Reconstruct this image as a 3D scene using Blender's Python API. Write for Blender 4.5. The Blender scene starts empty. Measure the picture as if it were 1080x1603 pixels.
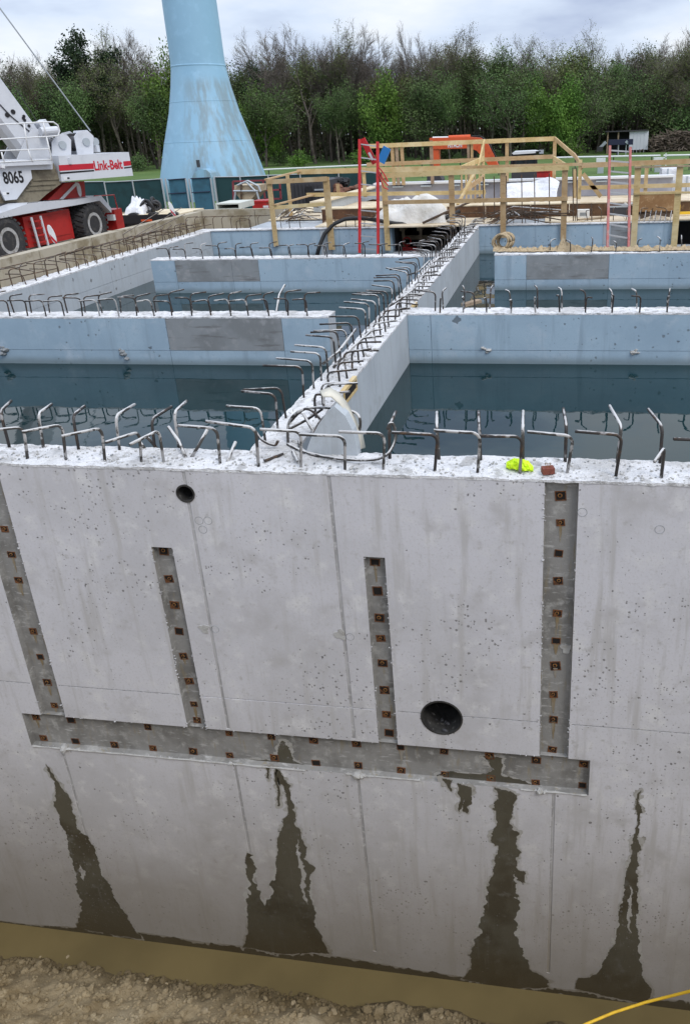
import bpy, bmesh, math, random
import numpy as np
from mathutils import Vector, Matrix, noise
random.seed(7)
SC = bpy.context.scene
COL = SC.collection
R_ = math.radians

# ------------------------------------------------------------------ camera
CAM = Vector((0.0, 0.0, 2.8))
F, CX, CY = 1207.312, 682.962, 701.357          # focal length and optical centre, in photo pixels (1080 x 1603)
ROWS = ((0.988439, 0.14748372, -0.03516942), (0.02409917, -0.38183328, -0.92391698), (-0.14969157, 0.91238802, -0.38097314))
cd = bpy.data.cameras.new('camera'); cam = bpy.data.objects.new('camera', cd); COL.objects.link(cam)
cd.sensor_fit = 'VERTICAL'; cd.sensor_height = 36.0; cd.sensor_width = 36.0
cd.lens = 36.0 * F / 1603.0
cd.shift_x = (540 - CX) / 1603.0; cd.shift_y = (CY - 801.5) / 1603.0
cd.clip_start = 0.05; cd.clip_end = 4000
r, d, f = (Vector(q) for q in ROWS)
M = Matrix((r, -d, -f)).transposed().to_4x4(); M.translation = CAM
cam.matrix_world = M
SC.camera = cam

def ray(x, y): return r * ((x - CX) / F) + d * ((y - CY) / F) + f
def onZ(x, y, Z): v = ray(x, y); return CAM + v * ((Z - CAM.z) / v.z)
def onY(x, y, Y): v = ray(x, y); return CAM + v * ((Y - CAM.y) / v.y)
def onX(x, y, X): v = ray(x, y); return CAM + v * ((X - CAM.x) / v.x)
def onP(x, y, P, n): v = ray(x, y); return CAM + v * ((P - CAM).dot(n) / v.dot(n))

# ------------------------------------------------------------------ light
SC.view_settings.view_transform = 'Standard'; SC.view_settings.look = 'None'
SC.view_settings.exposure = 0.18; SC.view_settings.gamma = 1.0
SC.view_settings.use_curve_mapping = False
SUN_EL, SUN_AZ = R_(50), R_(128)                # azimuth clockwise from +Y: behind the camera, to the right
wd = bpy.data.worlds.new('World'); SC.world = wd; wd.use_nodes = True
nt = wd.node_tree; nt.nodes.clear()
def N(t, kind, **kw):
    n = t.nodes.new(kind)
    for k, v in kw.items(): setattr(n, k, v)
    return n
out = N(nt, 'ShaderNodeOutputWorld')
sky = N(nt, 'ShaderNodeTexSky', sky_type='NISHITA', sun_disc=False, sun_elevation=SUN_EL, sun_rotation=SUN_AZ)
bgs = N(nt, 'ShaderNodeBackground'); bgs.inputs[1].default_value = 0.1
nt.links.new(sky.outputs[0], bgs.inputs[0])
tc = N(nt, 'ShaderNodeTexCoord')
mp = N(nt, 'ShaderNodeMapping'); mp.inputs['Scale'].default_value = (1.3, 1.3, 4.2); mp.inputs['Location'].default_value = (0.35, 0.2, 0.1)
nt.links.new(tc.outputs['Generated'], mp.inputs[0])
cl = N(nt, 'ShaderNodeTexNoise'); cl.inputs['Scale'].default_value = 1.9; cl.inputs['Detail'].default_value = 6; cl.inputs['Roughness'].default_value = 0.52
nt.links.new(mp.outputs[0], cl.inputs[0])
cr = N(nt, 'ShaderNodeValToRGB'); e = cr.color_ramp.elements
e[0].position = 0.36; e[0].color = (0.41, 0.48, 0.67, 1); e[1].position = 0.60; e[1].color = (0.90, 0.93, 0.98, 1)
em = e.new(0.48); em.color = (0.67, 0.76, 0.92, 1)
nt.links.new(cl.outputs[0], cr.inputs[0])
sx = N(nt, 'ShaderNodeSeparateXYZ'); nt.links.new(tc.outputs['Generated'], sx.inputs[0])
mr = N(nt, 'ShaderNodeMapRange'); mr.inputs[1].default_value = 0.15; mr.inputs[2].default_value = 1.0; mr.inputs[3].default_value = 1.0; mr.inputs[4].default_value = 1.9
nt.links.new(sx.outputs[2], mr.inputs[0])
bgc = N(nt, 'ShaderNodeBackground')
nt.links.new(cr.outputs[0], bgc.inputs[0]); nt.links.new(mr.outputs[0], bgc.inputs[1])
mxs = N(nt, 'ShaderNodeMixShader'); mxs.inputs[0].default_value = 0.88
nt.links.new(bgs.outputs[0], mxs.inputs[1]); nt.links.new(bgc.outputs[0], mxs.inputs[2]); nt.links.new(mxs.outputs[0], out.inputs[0])
sl = bpy.data.lights.new('sun', 'SUN'); sl.energy = 1.5; sl.angle = R_(22); sl.color = (1.0, 0.96, 0.9)
so = bpy.data.objects.new('sun', sl); COL.objects.link(so)
sd = Vector((math.sin(SUN_AZ) * math.cos(SUN_EL), math.cos(SUN_AZ) * math.cos(SUN_EL), math.sin(SUN_EL)))
so.rotation_euler = sd.to_track_quat('Z', 'Y').to_euler(); so.location = sd * 60

# ------------------------------------------------------------------ mesh helpers
ORG = {}
def setp(o, label=None, cat=None, group=None, kind=None):
    if label: o['label'] = label
    if cat: o['category'] = cat
    if group: o['group'] = group
    if kind: o['kind'] = kind
    return o
def thing(name, label, cat, loc=(0, 0, 0), group=None):
    o = bpy.data.objects.new(name, None); COL.objects.link(o); o.location = loc
    o.empty_display_size = 0.2
    ORG[o] = Vector(loc); return setp(o, label, cat, group)
def link(name, me, parent=None, loc=None, rot=None, kind=None, label=None):
    o = bpy.data.objects.new(name, me); COL.objects.link(o)
    p = ORG[parent] if parent else Vector((0, 0, 0))
    if parent: o.parent = parent
    w = Vector(loc) if loc is not None else Vector((0, 0, 0))
    o.location = w - p
    if rot is not None: o.rotation_euler = rot
    ORG[o] = w
    return setp(o, label, None, None, kind)

class MB:
    def __init__(s): s.v = []; s.f = []; s.m = []; s.mi = 0
    def add(s, vs, fs):
        n = len(s.v); s.v.extend([tuple(q) for q in vs]); s.f.extend([tuple(i + n for i in q) for q in fs]); s.m.extend([s.mi] * len(fs)); return s
    def box(s, a, b):
        x0, y0, z0 = a; x1, y1, z1 = b
        return s.add([(x0, y0, z0), (x1, y0, z0), (x1, y1, z0), (x0, y1, z0), (x0, y0, z1), (x1, y0, z1), (x1, y1, z1), (x0, y1, z1)],
                     [(0, 3, 2, 1), (4, 5, 6, 7), (0, 1, 5, 4), (1, 2, 6, 5), (2, 3, 7, 6), (3, 0, 4, 7)])
    def bar(s, p, q, w, h, up=(0, 0, 1)):
        p = Vector(p); q = Vector(q); a = (q - p).normalized(); u = Vector(up)
        if abs(a.dot(u)) > 0.98: u = Vector((0, 1, 0))
        sd_ = a.cross(u).normalized() * (w / 2); u2 = sd_.cross(a).normalized() * (h / 2)
        vs = [k + i * sd_ + j * u2 for k in (p, q) for i, j in ((-1, -1), (1, -1), (1, 1), (-1, 1))]
        return s.add(vs, [(0, 1, 2, 3), (7, 6, 5, 4), (0, 4, 5, 1), (1, 5, 6, 2), (2, 6, 7, 3), (3, 7, 4, 0)])
    def tube(s, pts, rad, n=6, cap=True):
        pts = [Vector(q) for q in pts]; k = len(pts); base = len(s.v)
        rs = rad if isinstance(rad, (list, tuple)) else [rad] * k
        up = None
        for i, p in enumerate(pts):
            t = (pts[min(i + 1, k - 1)] - pts[max(i - 1, 0)]).normalized()
            if up is None:
                up = Vector((0, 0, 1)) if abs(t.z) < 0.9 else Vector((1, 0, 0))
            sdv = t.cross(up)
            if sdv.length < 1e-6: sdv = t.orthogonal()
            sdv.normalize(); up = sdv.cross(t).normalized()
            for j in range(n):
                a = 2 * math.pi * j / n
                s.v.append(tuple(p + (sdv * math.cos(a) + up * math.sin(a)) * rs[i]))
        fs = []
        for i in range(k - 1):
            for j in range(n):
                a, b = base + i * n + j, base + i * n + (j + 1) % n
                fs.append((a, b, b + n, a + n))
        if cap:
            fs.append(tuple(base + j for j in reversed(range(n)))); fs.append(tuple(base + (k - 1) * n + j for j in range(n)))
        s.f.extend(fs); s.m.extend([s.mi] * len(fs)); return s
    def prism(s, poly, off):
        poly = [Vector(q) for q in poly]; off = Vector(off); n = len(poly)
        nn = Vector((0, 0, 0))
        for i in range(n): nn += poly[i].cross(poly[(i + 1) % n])
        if nn.dot(off) > 0: poly.reverse()
        vs = poly + [q + off for q in poly]
        fs = [tuple(range(n)), tuple(reversed(range(n, 2 * n)))]
        for i in range(n):
            j = (i + 1) % n; fs.append((j, i, i + n, j + n))
        return s.add(vs, fs)
    def lathe(s, prof, o, ax=(0, 0, 1), n=24, cap=True):
        ax = Vector(ax).normalized(); u = ax.orthogonal().normalized(); w = ax.cross(u); o = Vector(o)
        vs = []; fs = []; k = len(prof)
        for rr, h in prof:
            for j in range(n):
                a = 2 * math.pi * j / n; vs.append(o + ax * h + (u * math.cos(a) + w * math.sin(a)) * rr)
        for i in range(k - 1):
            for j in range(n):
                a, b = i * n + j, i * n + (j + 1) % n
                fs.append((a, b, b + n, a + n))
        if cap and prof[0][0] > 1e-4: fs.append(tuple(reversed(range(n))))
        if cap and prof[-1][0] > 1e-4: fs.append(tuple(range((k - 1) * n, k * n)))
        return s.add(vs, fs)
    def rock(s, c, rad, flat=0.7):
        c = Vector(c); t = (1 + 5 ** .5) / 2
        b = [(-1, t, 0), (1, t, 0), (-1, -t, 0), (1, -t, 0), (0, -1, t), (0, 1, t), (0, -1, -t), (0, 1, -t), (t, 0, -1), (t, 0, 1), (-t, 0, -1), (-t, 0, 1)]
        fs = [(0, 11, 5), (0, 5, 1), (0, 1, 7), (0, 7, 10), (0, 10, 11), (1, 5, 9), (5, 11, 4), (11, 10, 2), (10, 7, 6), (7, 1, 8), (3, 9, 4), (3, 4, 2), (3, 2, 6), (3, 6, 8), (3, 8, 9), (4, 9, 5), (2, 4, 11), (6, 2, 10), (8, 6, 7), (9, 8, 1)]
        sx_, sy_ = random.uniform(.7, 1.3), random.uniform(.7, 1.3)
        an = random.uniform(0, 6.28); ca, sa = math.cos(an), math.sin(an)
        vs = []
        for x, y, z in b:
            k = rad / 1.9 * random.uniform(.72, 1.2); x *= sx_; y *= sy_
            vs.append(c + Vector((ca * x - sa * y, sa * x + ca * y, z * flat)) * k)
        return s.add(vs, fs)
    def mesh(s, name, mats, o=(0, 0, 0), smooth=False):
        me = bpy.data.meshes.new(name); o = Vector(o)
        me.from_pydata([(q[0] - o.x, q[1] - o.y, q[2] - o.z) for q in s.v], [], s.f)
        if not isinstance(mats, (list, tuple)): mats = [mats]
        for m_ in mats: me.materials.append(m_)
        if len(mats) > 1: me.polygons.foreach_set('material_index', s.m)
        if smooth: me.polygons.foreach_set('use_smooth', [True] * len(me.polygons))
        me.update(); return me
    def build(s, name, mats, parent=None, smooth=False, kind=None, label=None, o=None):
        w = Vector(o) if o is not None else (ORG[parent] if parent else Vector((0, 0, 0)))
        return link(name, s.mesh(name, mats, w, smooth), parent, w, None, kind, label)
def nz(x, y, z=0.0, sc=1.0): return noise.noise(Vector((x * sc, y * sc, z * sc)))

# ------------------------------------------------------------------ materials
def mk(name, col, rough=0.8, var=(), bump=None, metal=0.0, spec=0.35, rnd=0.0, pits=None, world=True, up=None, dirt_shade=None, grain=None, emit=None):
    m_ = bpy.data.materials.new(name); m_.use_nodes = True; t = m_.node_tree; b = t.nodes['Principled BSDF']
    L = t.links.new
    b.inputs['Roughness'].default_value = rough; b.inputs['Metallic'].default_value = metal
    b.inputs['Specular IOR Level'].default_value = spec
    if world: P = N(t, 'ShaderNodeNewGeometry').outputs['Position']
    else: P = N(t, 'ShaderNodeTexCoord').outputs['Object']
    rgb = N(t, 'ShaderNodeRGB'); rgb.outputs[0].default_value = (*col, 1); c = rgb.outputs[0]
    oi = N(t, 'ShaderNodeObjectInfo')
    def nse(scale, det=4, st=(1, 1, 1), ro=.55, off=0):
        mpn = N(t, 'ShaderNodeMapping'); mpn.inputs['Scale'].default_value = st; mpn.inputs['Location'].default_value = (off, off * .7, off * 1.3); L(P, mpn.inputs[0])
        n = N(t, 'ShaderNodeTexNoise'); n.inputs['Scale'].default_value = scale; n.inputs['Detail'].default_value = det; n.inputs['Roughness'].default_value = ro
        L(mpn.outputs[0], n.inputs[0]); return n.outputs[0]
    def rng(v, lo, hi, a=0.0, z=1.0):
        q = N(t, 'ShaderNodeMapRange', interpolation_type='SMOOTHSTEP'); q.inputs[1].default_value = lo; q.inputs[2].default_value = hi; q.inputs[3].default_value = a; q.inputs[4].default_value = z
        L(v, q.inputs[0]); return q.outputs[0]
    def mth(op, a, bb):
        q = N(t, 'ShaderNodeMath', operation=op)
        for i, k in enumerate((a, bb)):
            if isinstance(k, (int, float)): q.inputs[i].default_value = k
            else: L(k, q.inputs[i])
        return q.outputs[0]
    def mix(c_, col2, fac, mode='MIX'):
        q = N(t, 'ShaderNodeMix', data_type='RGBA', blend_type=mode); L(fac, q.inputs[0]); L(c_, q.inputs[6])
        if isinstance(col2, tuple): q.inputs[7].default_value = (*col2, 1)
        else: L(col2, q.inputs[7])
        return q.outputs[2]
    for i, v in enumerate(var):
        sc_, det, c2, lo, hi = v[:5]; st = v[5] if len(v) > 5 else (1, 1, 1)
        c = mix(c, c2, rng(nse(sc_, det, st, .6, i * 7.3 + 1), lo, hi))
    hts = []
    if pits:                                                     # blow holes of cast concrete: few, uneven, clustered
        for sc_, dens, c2, off in pits:
            mpn = N(t, 'ShaderNodeMapping'); mpn.inputs['Location'].default_value = (off, off, off); L(P, mpn.inputs[0])
            wob = N(t, 'ShaderNodeTexNoise'); wob.inputs['Scale'].default_value = sc_ * 2.5; L(mpn.outputs[0], wob.inputs[0])
            ad = N(t, 'ShaderNodeMix', data_type='VECTOR'); ad.inputs[0].default_value = 0.5 / sc_; L(mpn.outputs[0], ad.inputs[4]); L(wob.outputs[1], ad.inputs[5])
            vo = N(t, 'ShaderNodeTexVoronoi'); vo.inputs['Scale'].default_value = sc_; L(ad.outputs[1], vo.inputs[0])
            sp = N(t, 'ShaderNodeSeparateColor'); L(vo.outputs['Color'], sp.inputs[0])
            thr = mth('MULTIPLY', mth('POWER', sp.outputs[0], 4.5), mth('MULTIPLY', rng(nse(0.9, 3, (1, 1, 1), .6, off + 31), .38, .66, .12, 1.0), dens))
            k = rng(mth('SUBTRACT', thr, vo.outputs['Distance']), 0.0, 0.05)
            c = mix(c, c2, mth('MULTIPLY', k, .8)); hts.append(mth('MULTIPLY', k, -1.2))
    if up:                                                       # crust lying on upward faces
        g = N(t, 'ShaderNodeNewGeometry'); s_ = N(t, 'ShaderNodeSeparateXYZ'); L(g.outputs['Normal'], s_.inputs[0])
        k = rng(mth('ADD', s_.outputs[2], mth('MULTIPLY', nse(up[1], 3), 1.2)), up[2], up[2] + .25)
        c = mix(c, up[0], k)
    if dirt_shade:                                                     # mud from the pit, with painted shade on the front wall; ragged upper limit
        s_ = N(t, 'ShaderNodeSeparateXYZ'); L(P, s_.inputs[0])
        h = mth('ADD', s_.outputs[2], mth('MULTIPLY', mth('SUBTRACT', nse(1.4, 5, (1, 1, .6)), .5), dirt_shade[3]))
        c = mix(c, dirt_shade[0], mth('MULTIPLY', rng(h, dirt_shade[1], dirt_shade[2], 1.0, 0.0), dirt_shade[4]))
    if rnd:
        q = N(t, 'ShaderNodeHueSaturation'); L(c, q.inputs['Color']); L(rng(oi.outputs['Random'], 0, 1, 1 - rnd, 1 + rnd), q.inputs['Value'])
        L(rng(oi.outputs['Random'], 0, 1, .5 - rnd * .06, .5 + rnd * .06), q.inputs['Hue']); c = q.outputs[0]
    L(c, b.inputs['Base Color'])
    if bump:
        h = None
        for sc_, w in bump[0]:
            q = mth('MULTIPLY', nse(sc_, 5), w); h = q if h is None else mth('ADD', h, q)
        for q in hts: h = mth('ADD', h, q)
        bn = N(t, 'ShaderNodeBump'); bn.inputs['Strength'].default_value = bump[1]; bn.inputs['Distance'].default_value = bump[2]
        L(h, bn.inputs['Height']); L(bn.outputs[0], b.inputs['Normal'])
    if emit: b.inputs['Emission Color'].default_value = (*emit, 1); b.inputs['Emission Strength'].default_value = 1
    return m_

PITS = [(9.0, .16, (.10, .095, .09), 0.0), (18.0, .34, (.12, .115, .11), 5.0), (36.0, .55, (.16, .155, .15), 9.0)]
CONB = ([(3, .5), (30, .35), (120, .15)], .55, .006)
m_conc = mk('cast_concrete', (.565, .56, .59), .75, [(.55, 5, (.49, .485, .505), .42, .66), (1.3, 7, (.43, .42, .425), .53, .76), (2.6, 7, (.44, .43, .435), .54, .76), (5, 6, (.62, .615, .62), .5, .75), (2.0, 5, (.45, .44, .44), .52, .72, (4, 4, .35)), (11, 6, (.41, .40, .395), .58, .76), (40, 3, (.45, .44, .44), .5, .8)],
            CONB, pits=PITS, dirt_shade=((.215, .19, .155), -6.5, -3.2, 1.6, .82))  # lower wall: mud, with the shade of the pit painted into the colour
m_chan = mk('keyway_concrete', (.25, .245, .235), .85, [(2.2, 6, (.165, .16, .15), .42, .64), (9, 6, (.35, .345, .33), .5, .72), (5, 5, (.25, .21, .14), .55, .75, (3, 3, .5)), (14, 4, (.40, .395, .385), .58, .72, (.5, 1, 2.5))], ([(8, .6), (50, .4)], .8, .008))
m_blue = mk('tank_concrete', (.335, .44, .525), .72, [(.7, 5, (.275, .37, .455), .4, .66), (2.5, 6, (.40, .48, .55), .5, .75), (2, 4, (.26, .34, .41), .52, .72, (3, 3, .3)), (9, 5, (.27, .355, .43), .56, .76), (50, 3, (.27, .37, .45), .5, .8)], CONB, pits=[(5.0, .34, (.10, .12, .14), 2.0), (14, .4, (.14, .17, .19), 6.0)], dirt_shade=((.15, .19, .20), -.82, -.66, .10, .75))
m_pale = mk('pale_concrete', (.42, .455, .485), .75, [(.8, 5, (.36, .39, .42), .42, .68), (3, 6, (.33, .35, .36), .55, .75), (2, 4, (.35, .37, .385), .5, .75, (3, 3, .3)), (40, 3, (.36, .39, .41), .5, .8)], CONB, pits=[(6.0, .3, (.15, .15, .15), 3.0)])
m_patch = mk('patched_concrete', (.25, .265, .275), .85, [(1.5, 6, (.20, .21, .215), .42, .62), (6, 6, (.30, .305, .31), .5, .72), (3, 4, (.15, .15, .15), .55, .7, (.4, 1, 4))], ([(10, .6), (60, .4)], .6, .006))
m_crust = mk('white_crust', (.74, .74, .75), .92, [(1.1, 6, (.52, .515, .51), .44, .66), (7, 6, (.45, .445, .44), .50, .64), (26, 5, (.32, .315, .305), .58, .70), (70, 3, (.22, .215, .21), .64, .76)], ([(14, .6), (50, .5), (140, .25)], 1.0, .035))
m_wet = mk('wet_concrete', (.085, .078, .058), .28, [(1.5, 6, (.055, .047, .032), .45, .65), (8, 6, (.115, .11, .095), .55, .75), (3, 4, (.12, .115, .1), .6, .75, (5, 5, .3))], CONB, spec=.5, pits=PITS, dirt_shade=((.05, .036, .018), -6.7, -5.6, .6, .8))
m_mortar = mk('mortar_lump', (.42, .415, .40), .9, [(12, 5, (.33, .32, .3), .45, .65)], ([(40, 1)], .7, .006))
m_tan = mk('muddy_panel_concrete', (.40, .36, .285), .88, [(1.1, 6, (.24, .20, .13), .42, .62), (3, 6, (.42, .385, .30), .5, .7), (1.5, 5, (.13, .105, .065), .6, .72)], CONB)
m_rust = mk('rusty_steel', (.12, .05, .022), .85, [(60, 5, (.2, .08, .025), .45, .65), (25, 4, (.04, .022, .015), .5, .7)], ([(90, 1)], .6, .004))
m_rust2 = mk('orange_rust', (.30, .14, .035), .85, [(50, 5, (.16, .06, .02), .45, .65)])
m_hole = mk('dark_hole', (.012, .01, .009), .9)
m_bar = mk('reinforcing_steel', (.045, .04, .038), .6, [(14, 5, (.10, .06, .035), .5, .7), (5, 5, (.30, .29, .285), .57, .64)], ([(160, 1)], .6, .003), up=((.48, .47, .46), 11, 1.30), metal=.2)
m_barw = mk('crusted_steel', (.06, .055, .05), .7, [(7, 5, (.40, .39, .38), .49, .56)], ([(120, 1)], .8, .005), up=((.56, .555, .55), 11, 1.10))
m_barr = mk('weathered_steel', (.075, .055, .04), .7, [(10, 5, (.14, .085, .05), .45, .65)], metal=.2, up=((.36, .33, .3), 9, 1.35))
m_wood = mk('new_lumber', (.50, .365, .19), .75, [(3, 6, (.42, .29, .135), .42, .65, (1, 1, 1)), (26, 4, (.36, .24, .11), .52, .72, (.25, .25, 1)), (1.2, 4, (.55, .44, .27), .5, .7)], ([(60, 1)], .25, .003), rnd=.16)
m_wood2 = mk('weathered_lumber', (.33, .25, .17), .8, [(6, 6, (.24, .18, .12), .42, .65)], rnd=.15)
m_ply = mk('plywood', (.62, .53, .39), .75, [(1.5, 5, (.52, .42, .28), .42, .65), (9, 4, (.68, .61, .48), .55, .75)], rnd=.08)
m_form = mk('dark_form_ply', (.12, .06, .028), .55, [(1.8, 6, (.07, .035, .018), .4, .62), (9, 4, (.19, .11, .05), .55, .7)], rnd=.12)
m_white = mk('white_paint', (.68, .69, .70), .4, [(3, 5, (.60, .61, .62), .5, .75)], spec=.5)
m_cgrey = mk('crane_grey_white', (.57, .59, .63), .38, [(2, 5, (.50, .52, .56), .45, .7), (14, 5, (.44, .44, .45), .64, .78)], spec=.5)
m_cred = mk('crane_red', (.42, .022, .02), .35, [(2, 5, (.33, .016, .015), .45, .7), (9, 5, (.22, .03, .02), .62, .75)], spec=.5)
m_tandk = mk('tan_underbody', (.20, .175, .125), .7, [(4, 5, (.13, .11, .08), .45, .65)])
m_black = mk('black_matte', (.014, .014, .016), .6)
m_dkgrey = mk('dark_grey', (.05, .05, .055), .6)
m_tyre = mk('tyre_rubber', (.035, .035, .037), .85, [(6, 5, (.075, .07, .065), .5, .7)])
m_glass = mk('dark_glass', (.02, .03, .032), .06, spec=.8)
m_redtxt = mk('red_lettering', (.45, .015, .03), .45)
m_red = mk('ladder_red', (.50, .025, .028), .45, [(8, 4, (.38, .02, .022), .5, .7)])
m_pink = mk('faded_red_fibreglass', (.40, .12, .11), .6, [(5, 4, (.36, .20, .18), .45, .65), (9, 4, (.30, .08, .07), .55, .7)])
m_alu = mk('aluminium', (.55, .55, .55), .4, metal=.6)
m_orange = mk('excavator_orange', (.60, .10, .03), .42, [(3, 4, (.46, .075, .025), .5, .7)])
m_bluecl = mk('blue_plastic', (.02, .16, .42), .5)
m_tarp = mk('white_tarp', (.66, .65, .62), .6, [(2, 5, (.54, .52, .47), .45, .7), (7, 5, (.46, .43, .37), .6, .75)], ([(5, 1), (14, .5)], .7, .05))
m_tarp2 = mk('clean_white_sheet', (.72, .73, .76), .5, [(3, 4, (.62, .63, .67), .45, .65)], ([(4, 1), (11, .5)], .7, .06))
m_burlap = mk('burlap', (.42, .33, .21), .95, [(20, 5, (.28, .21, .13), .45, .65)], ([(120, 1)], .6, .004))
m_hiviz = mk('hi_vis_yellow_plastic', (.62, .88, .015), .5, [(30, 4, (.48, .72, .01), .5, .7)], world=False)
m_brick = mk('red_brown_block', (.20, .06, .04), .8, [(40, 4, (.13, .04, .03), .45, .65)], ([(120, 1)], .5, .003))
m_cream = mk('cream_plastic', (.60, .57, .48), .6, [(5, 5, (.5, .47, .4), .5, .7)])
m_hose = mk('black_rubber_hose', (.02, .02, .021), .45)
m_yel = mk('yellow_hose', (.80, .50, .035), .5, [(12, 4, (.68, .41, .03), .5, .7)])
m_tower = mk('tower_blue_paint', (.255, .445, .60), .5, [(.25, 5, (.225, .405, .555), .45, .65), (1.4, 5, (.28, .48, .645), .5, .7)], spec=.45)
m_green = mk('green_privacy_mesh', (.012, .048, .052), .75, [(1.5, 4, (.009, .036, .038), .45, .65)])
m_teal = mk('blue_gate_mesh', (.035, .12, .175), .7, [(1.2, 4, (.028, .09, .13), .45, .65)])
m_galv = mk('galvanised', (.42, .46, .49), .45, metal=.4)
m_navy = mk('navy_steel', (.018, .022, .05), .6)
m_shed = mk('pale_shed_metal', (.56, .57, .62), .55)
m_beige = mk('pale_precast', (.56, .58, .53), .8, [(4, 5, (.48, .5, .45), .5, .7)])
m_hopper = mk('dusty_hopper', (.44, .36, .25), .8, [(5, 5, (.34, .27, .18), .45, .65)])
m_bark = mk('bark', (.11, .095, .08), .95, [(2, 5, (.055, .046, .038), .45, .65)], rnd=.3)
m_twig = mk('bare_twigs', (.17, .145, .125), .95, rnd=.25)
m_bud = mk('budding_leaves', (.13, .155, .055), .9, rnd=.3)
m_leaf = mk('spring_leaves', (.09, .138, .042), .85, [(.35, 3, (.058, .094, .03), .42, .6)], rnd=.35)
m_leafb = mk('bright_spring_leaves', (.105, .19, .028), .85, [(.35, 3, (.07, .14, .022), .42, .6)], rnd=.2)
m_pine = mk('pine_needles', (.022, .042, .018), .9, rnd=.2)
m_brush = mk('dead_brush', (.15, .12, .095), .95, [(1.5, 4, (.10, .075, .055), .45, .6)])

def streaks(m_):                                                 # mildew runs on the tower: long vertical stains, mostly on the east side
    t = m_.node_tree; L = t.links.new; b = t.nodes['Principled BSDF']; src = b.inputs['Base Color'].links[0].from_socket
    g = N(t, 'ShaderNodeNewGeometry'); s_ = N(t, 'ShaderNodeSeparateXYZ'); L(g.outputs['Position'], s_.inputs[0])
    mpn = N(t, 'ShaderNodeMapping'); mpn.inputs['Scale'].default_value = (1.5, 1.5, .09); L(g.outputs['Position'], mpn.inputs[0])
    n = N(t, 'ShaderNodeTexNoise'); n.inputs['Scale'].default_value = 1.0; n.inputs['Detail'].default_value = 6; n.inputs['Roughness'].default_value = .62; L(mpn.outputs[0], n.inputs[0])
    a = N(t, 'ShaderNodeMapRange', interpolation_type='SMOOTHSTEP'); a.inputs[1].default_value = .40; a.inputs[2].default_value = .60; L(n.outputs[0], a.inputs[0])
    x = N(t, 'ShaderNodeMapRange', interpolation_type='SMOOTHSTEP'); x.inputs[1].default_value = -30.6; x.inputs[2].default_value = -28.2; L(s_.outputs[0], x.inputs[0])
    z = N(t, 'ShaderNodeMapRange', interpolation_type='SMOOTHSTEP'); z.inputs[1].default_value = 7.7; z.inputs[2].default_value = 6.6; L(s_.outputs[2], z.inputs[0])
    k = N(t, 'ShaderNodeMath', operation='MULTIPLY'); L(a.outputs[0], k.inputs[0]); L(x.outputs[0], k.inputs[1])
    k2 = N(t, 'ShaderNodeMath', operation='MULTIPLY'); L(k.outputs[0], k2.inputs[0]); L(z.outputs[0], k2.inputs[1])
    k3 = N(t, 'ShaderNodeMath', operation='MULTIPLY'); L(k2.outputs[0], k3.inputs[0]); k3.inputs[1].default_value = .62
    q = N(t, 'ShaderNodeMix', data_type='RGBA'); L(k3.outputs[0], q.inputs[0]); L(src, q.inputs[6]); q.inputs[7].default_value = (.20, .235, .235, 1)
    L(q.outputs[2], b.inputs['Base Color'])
streaks(m_tower)

def water_mat(name, col, rough, bsc, bst, ior=1.33):
    m_ = mk(name, col, rough, [(.5, 4, tuple(k * .8 for k in col), .4, .65)], spec=.5)
    t = m_.node_tree; b = t.nodes['Principled BSDF']; b.inputs['IOR'].default_value = ior
    g = N(t, 'ShaderNodeNewGeometry'); h = None
    for sc_, w, st in bsc:
        mpn = N(t, 'ShaderNodeMapping'); mpn.inputs['Scale'].default_value = st; t.links.new(g.outputs['Position'], mpn.inputs[0])
        n = N(t, 'ShaderNodeTexNoise'); n.inputs['Scale'].default_value = sc_; n.inputs['Detail'].default_value = 2; t.links.new(mpn.outputs[0], n.inputs[0])
        q = N(t, 'ShaderNodeMath', operation='MULTIPLY'); q.inputs[1].default_value = w; t.links.new(n.outputs[0], q.inputs[0])
        if h is None: h = q.outputs[0]
        else:
            ad = N(t, 'ShaderNodeMath', operation='ADD'); t.links.new(h, ad.inputs[0]); t.links.new(q.outputs[0], ad.inputs[1]); h = ad.outputs[0]
    bn = N(t, 'ShaderNodeBump'); bn.inputs['Strength'].default_value = bst; bn.inputs['Distance'].default_value = .02
    t.links.new(h, bn.inputs['Height']); t.links.new(bn.outputs[0], b.inputs['Normal'])
    return m_
m_water = water_mat('tank_water', (.006, .025, .029), .02, [(1.6, 1, (1, 1, 1)), (6, .2, (1, 1, 1))], .12)
m_mudw = water_mat('muddy_water', (.14, .105, .045), .32, [(1.5, 1, (1, 1, 1))], .05)
m_mud = mk('mud', (.275, .215, .128), .9, [(1.2, 6, (.18, .13, .065), .45, .62), (7, 6, (.34, .27, .165), .5, .7), (.9, 4, (.40, .335, .225), .55, .7)], ([(9, .6), (45, .4)], .9, .03), dirt_shade=((.085, .06, .026), -6.62, -6.36, .35, .9))
m_dirt = mk('site_dirt', (.22, .18, .13), .95, [(.5, 6, (.15, .12, .085), .42, .62), (3, 6, (.29, .25, .19), .5, .7)], ([(6, 1)], .8, .04))
m_grass = mk('field_grass', (.075, .135, .028), .95, [(.05, 5, (.10, .155, .04), .42, .62), (.6, 6, (.055, .105, .022), .45, .68), (.25, 5, (.12, .15, .06), .62, .75)], ([(2, 1)], .6, .1))

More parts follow.
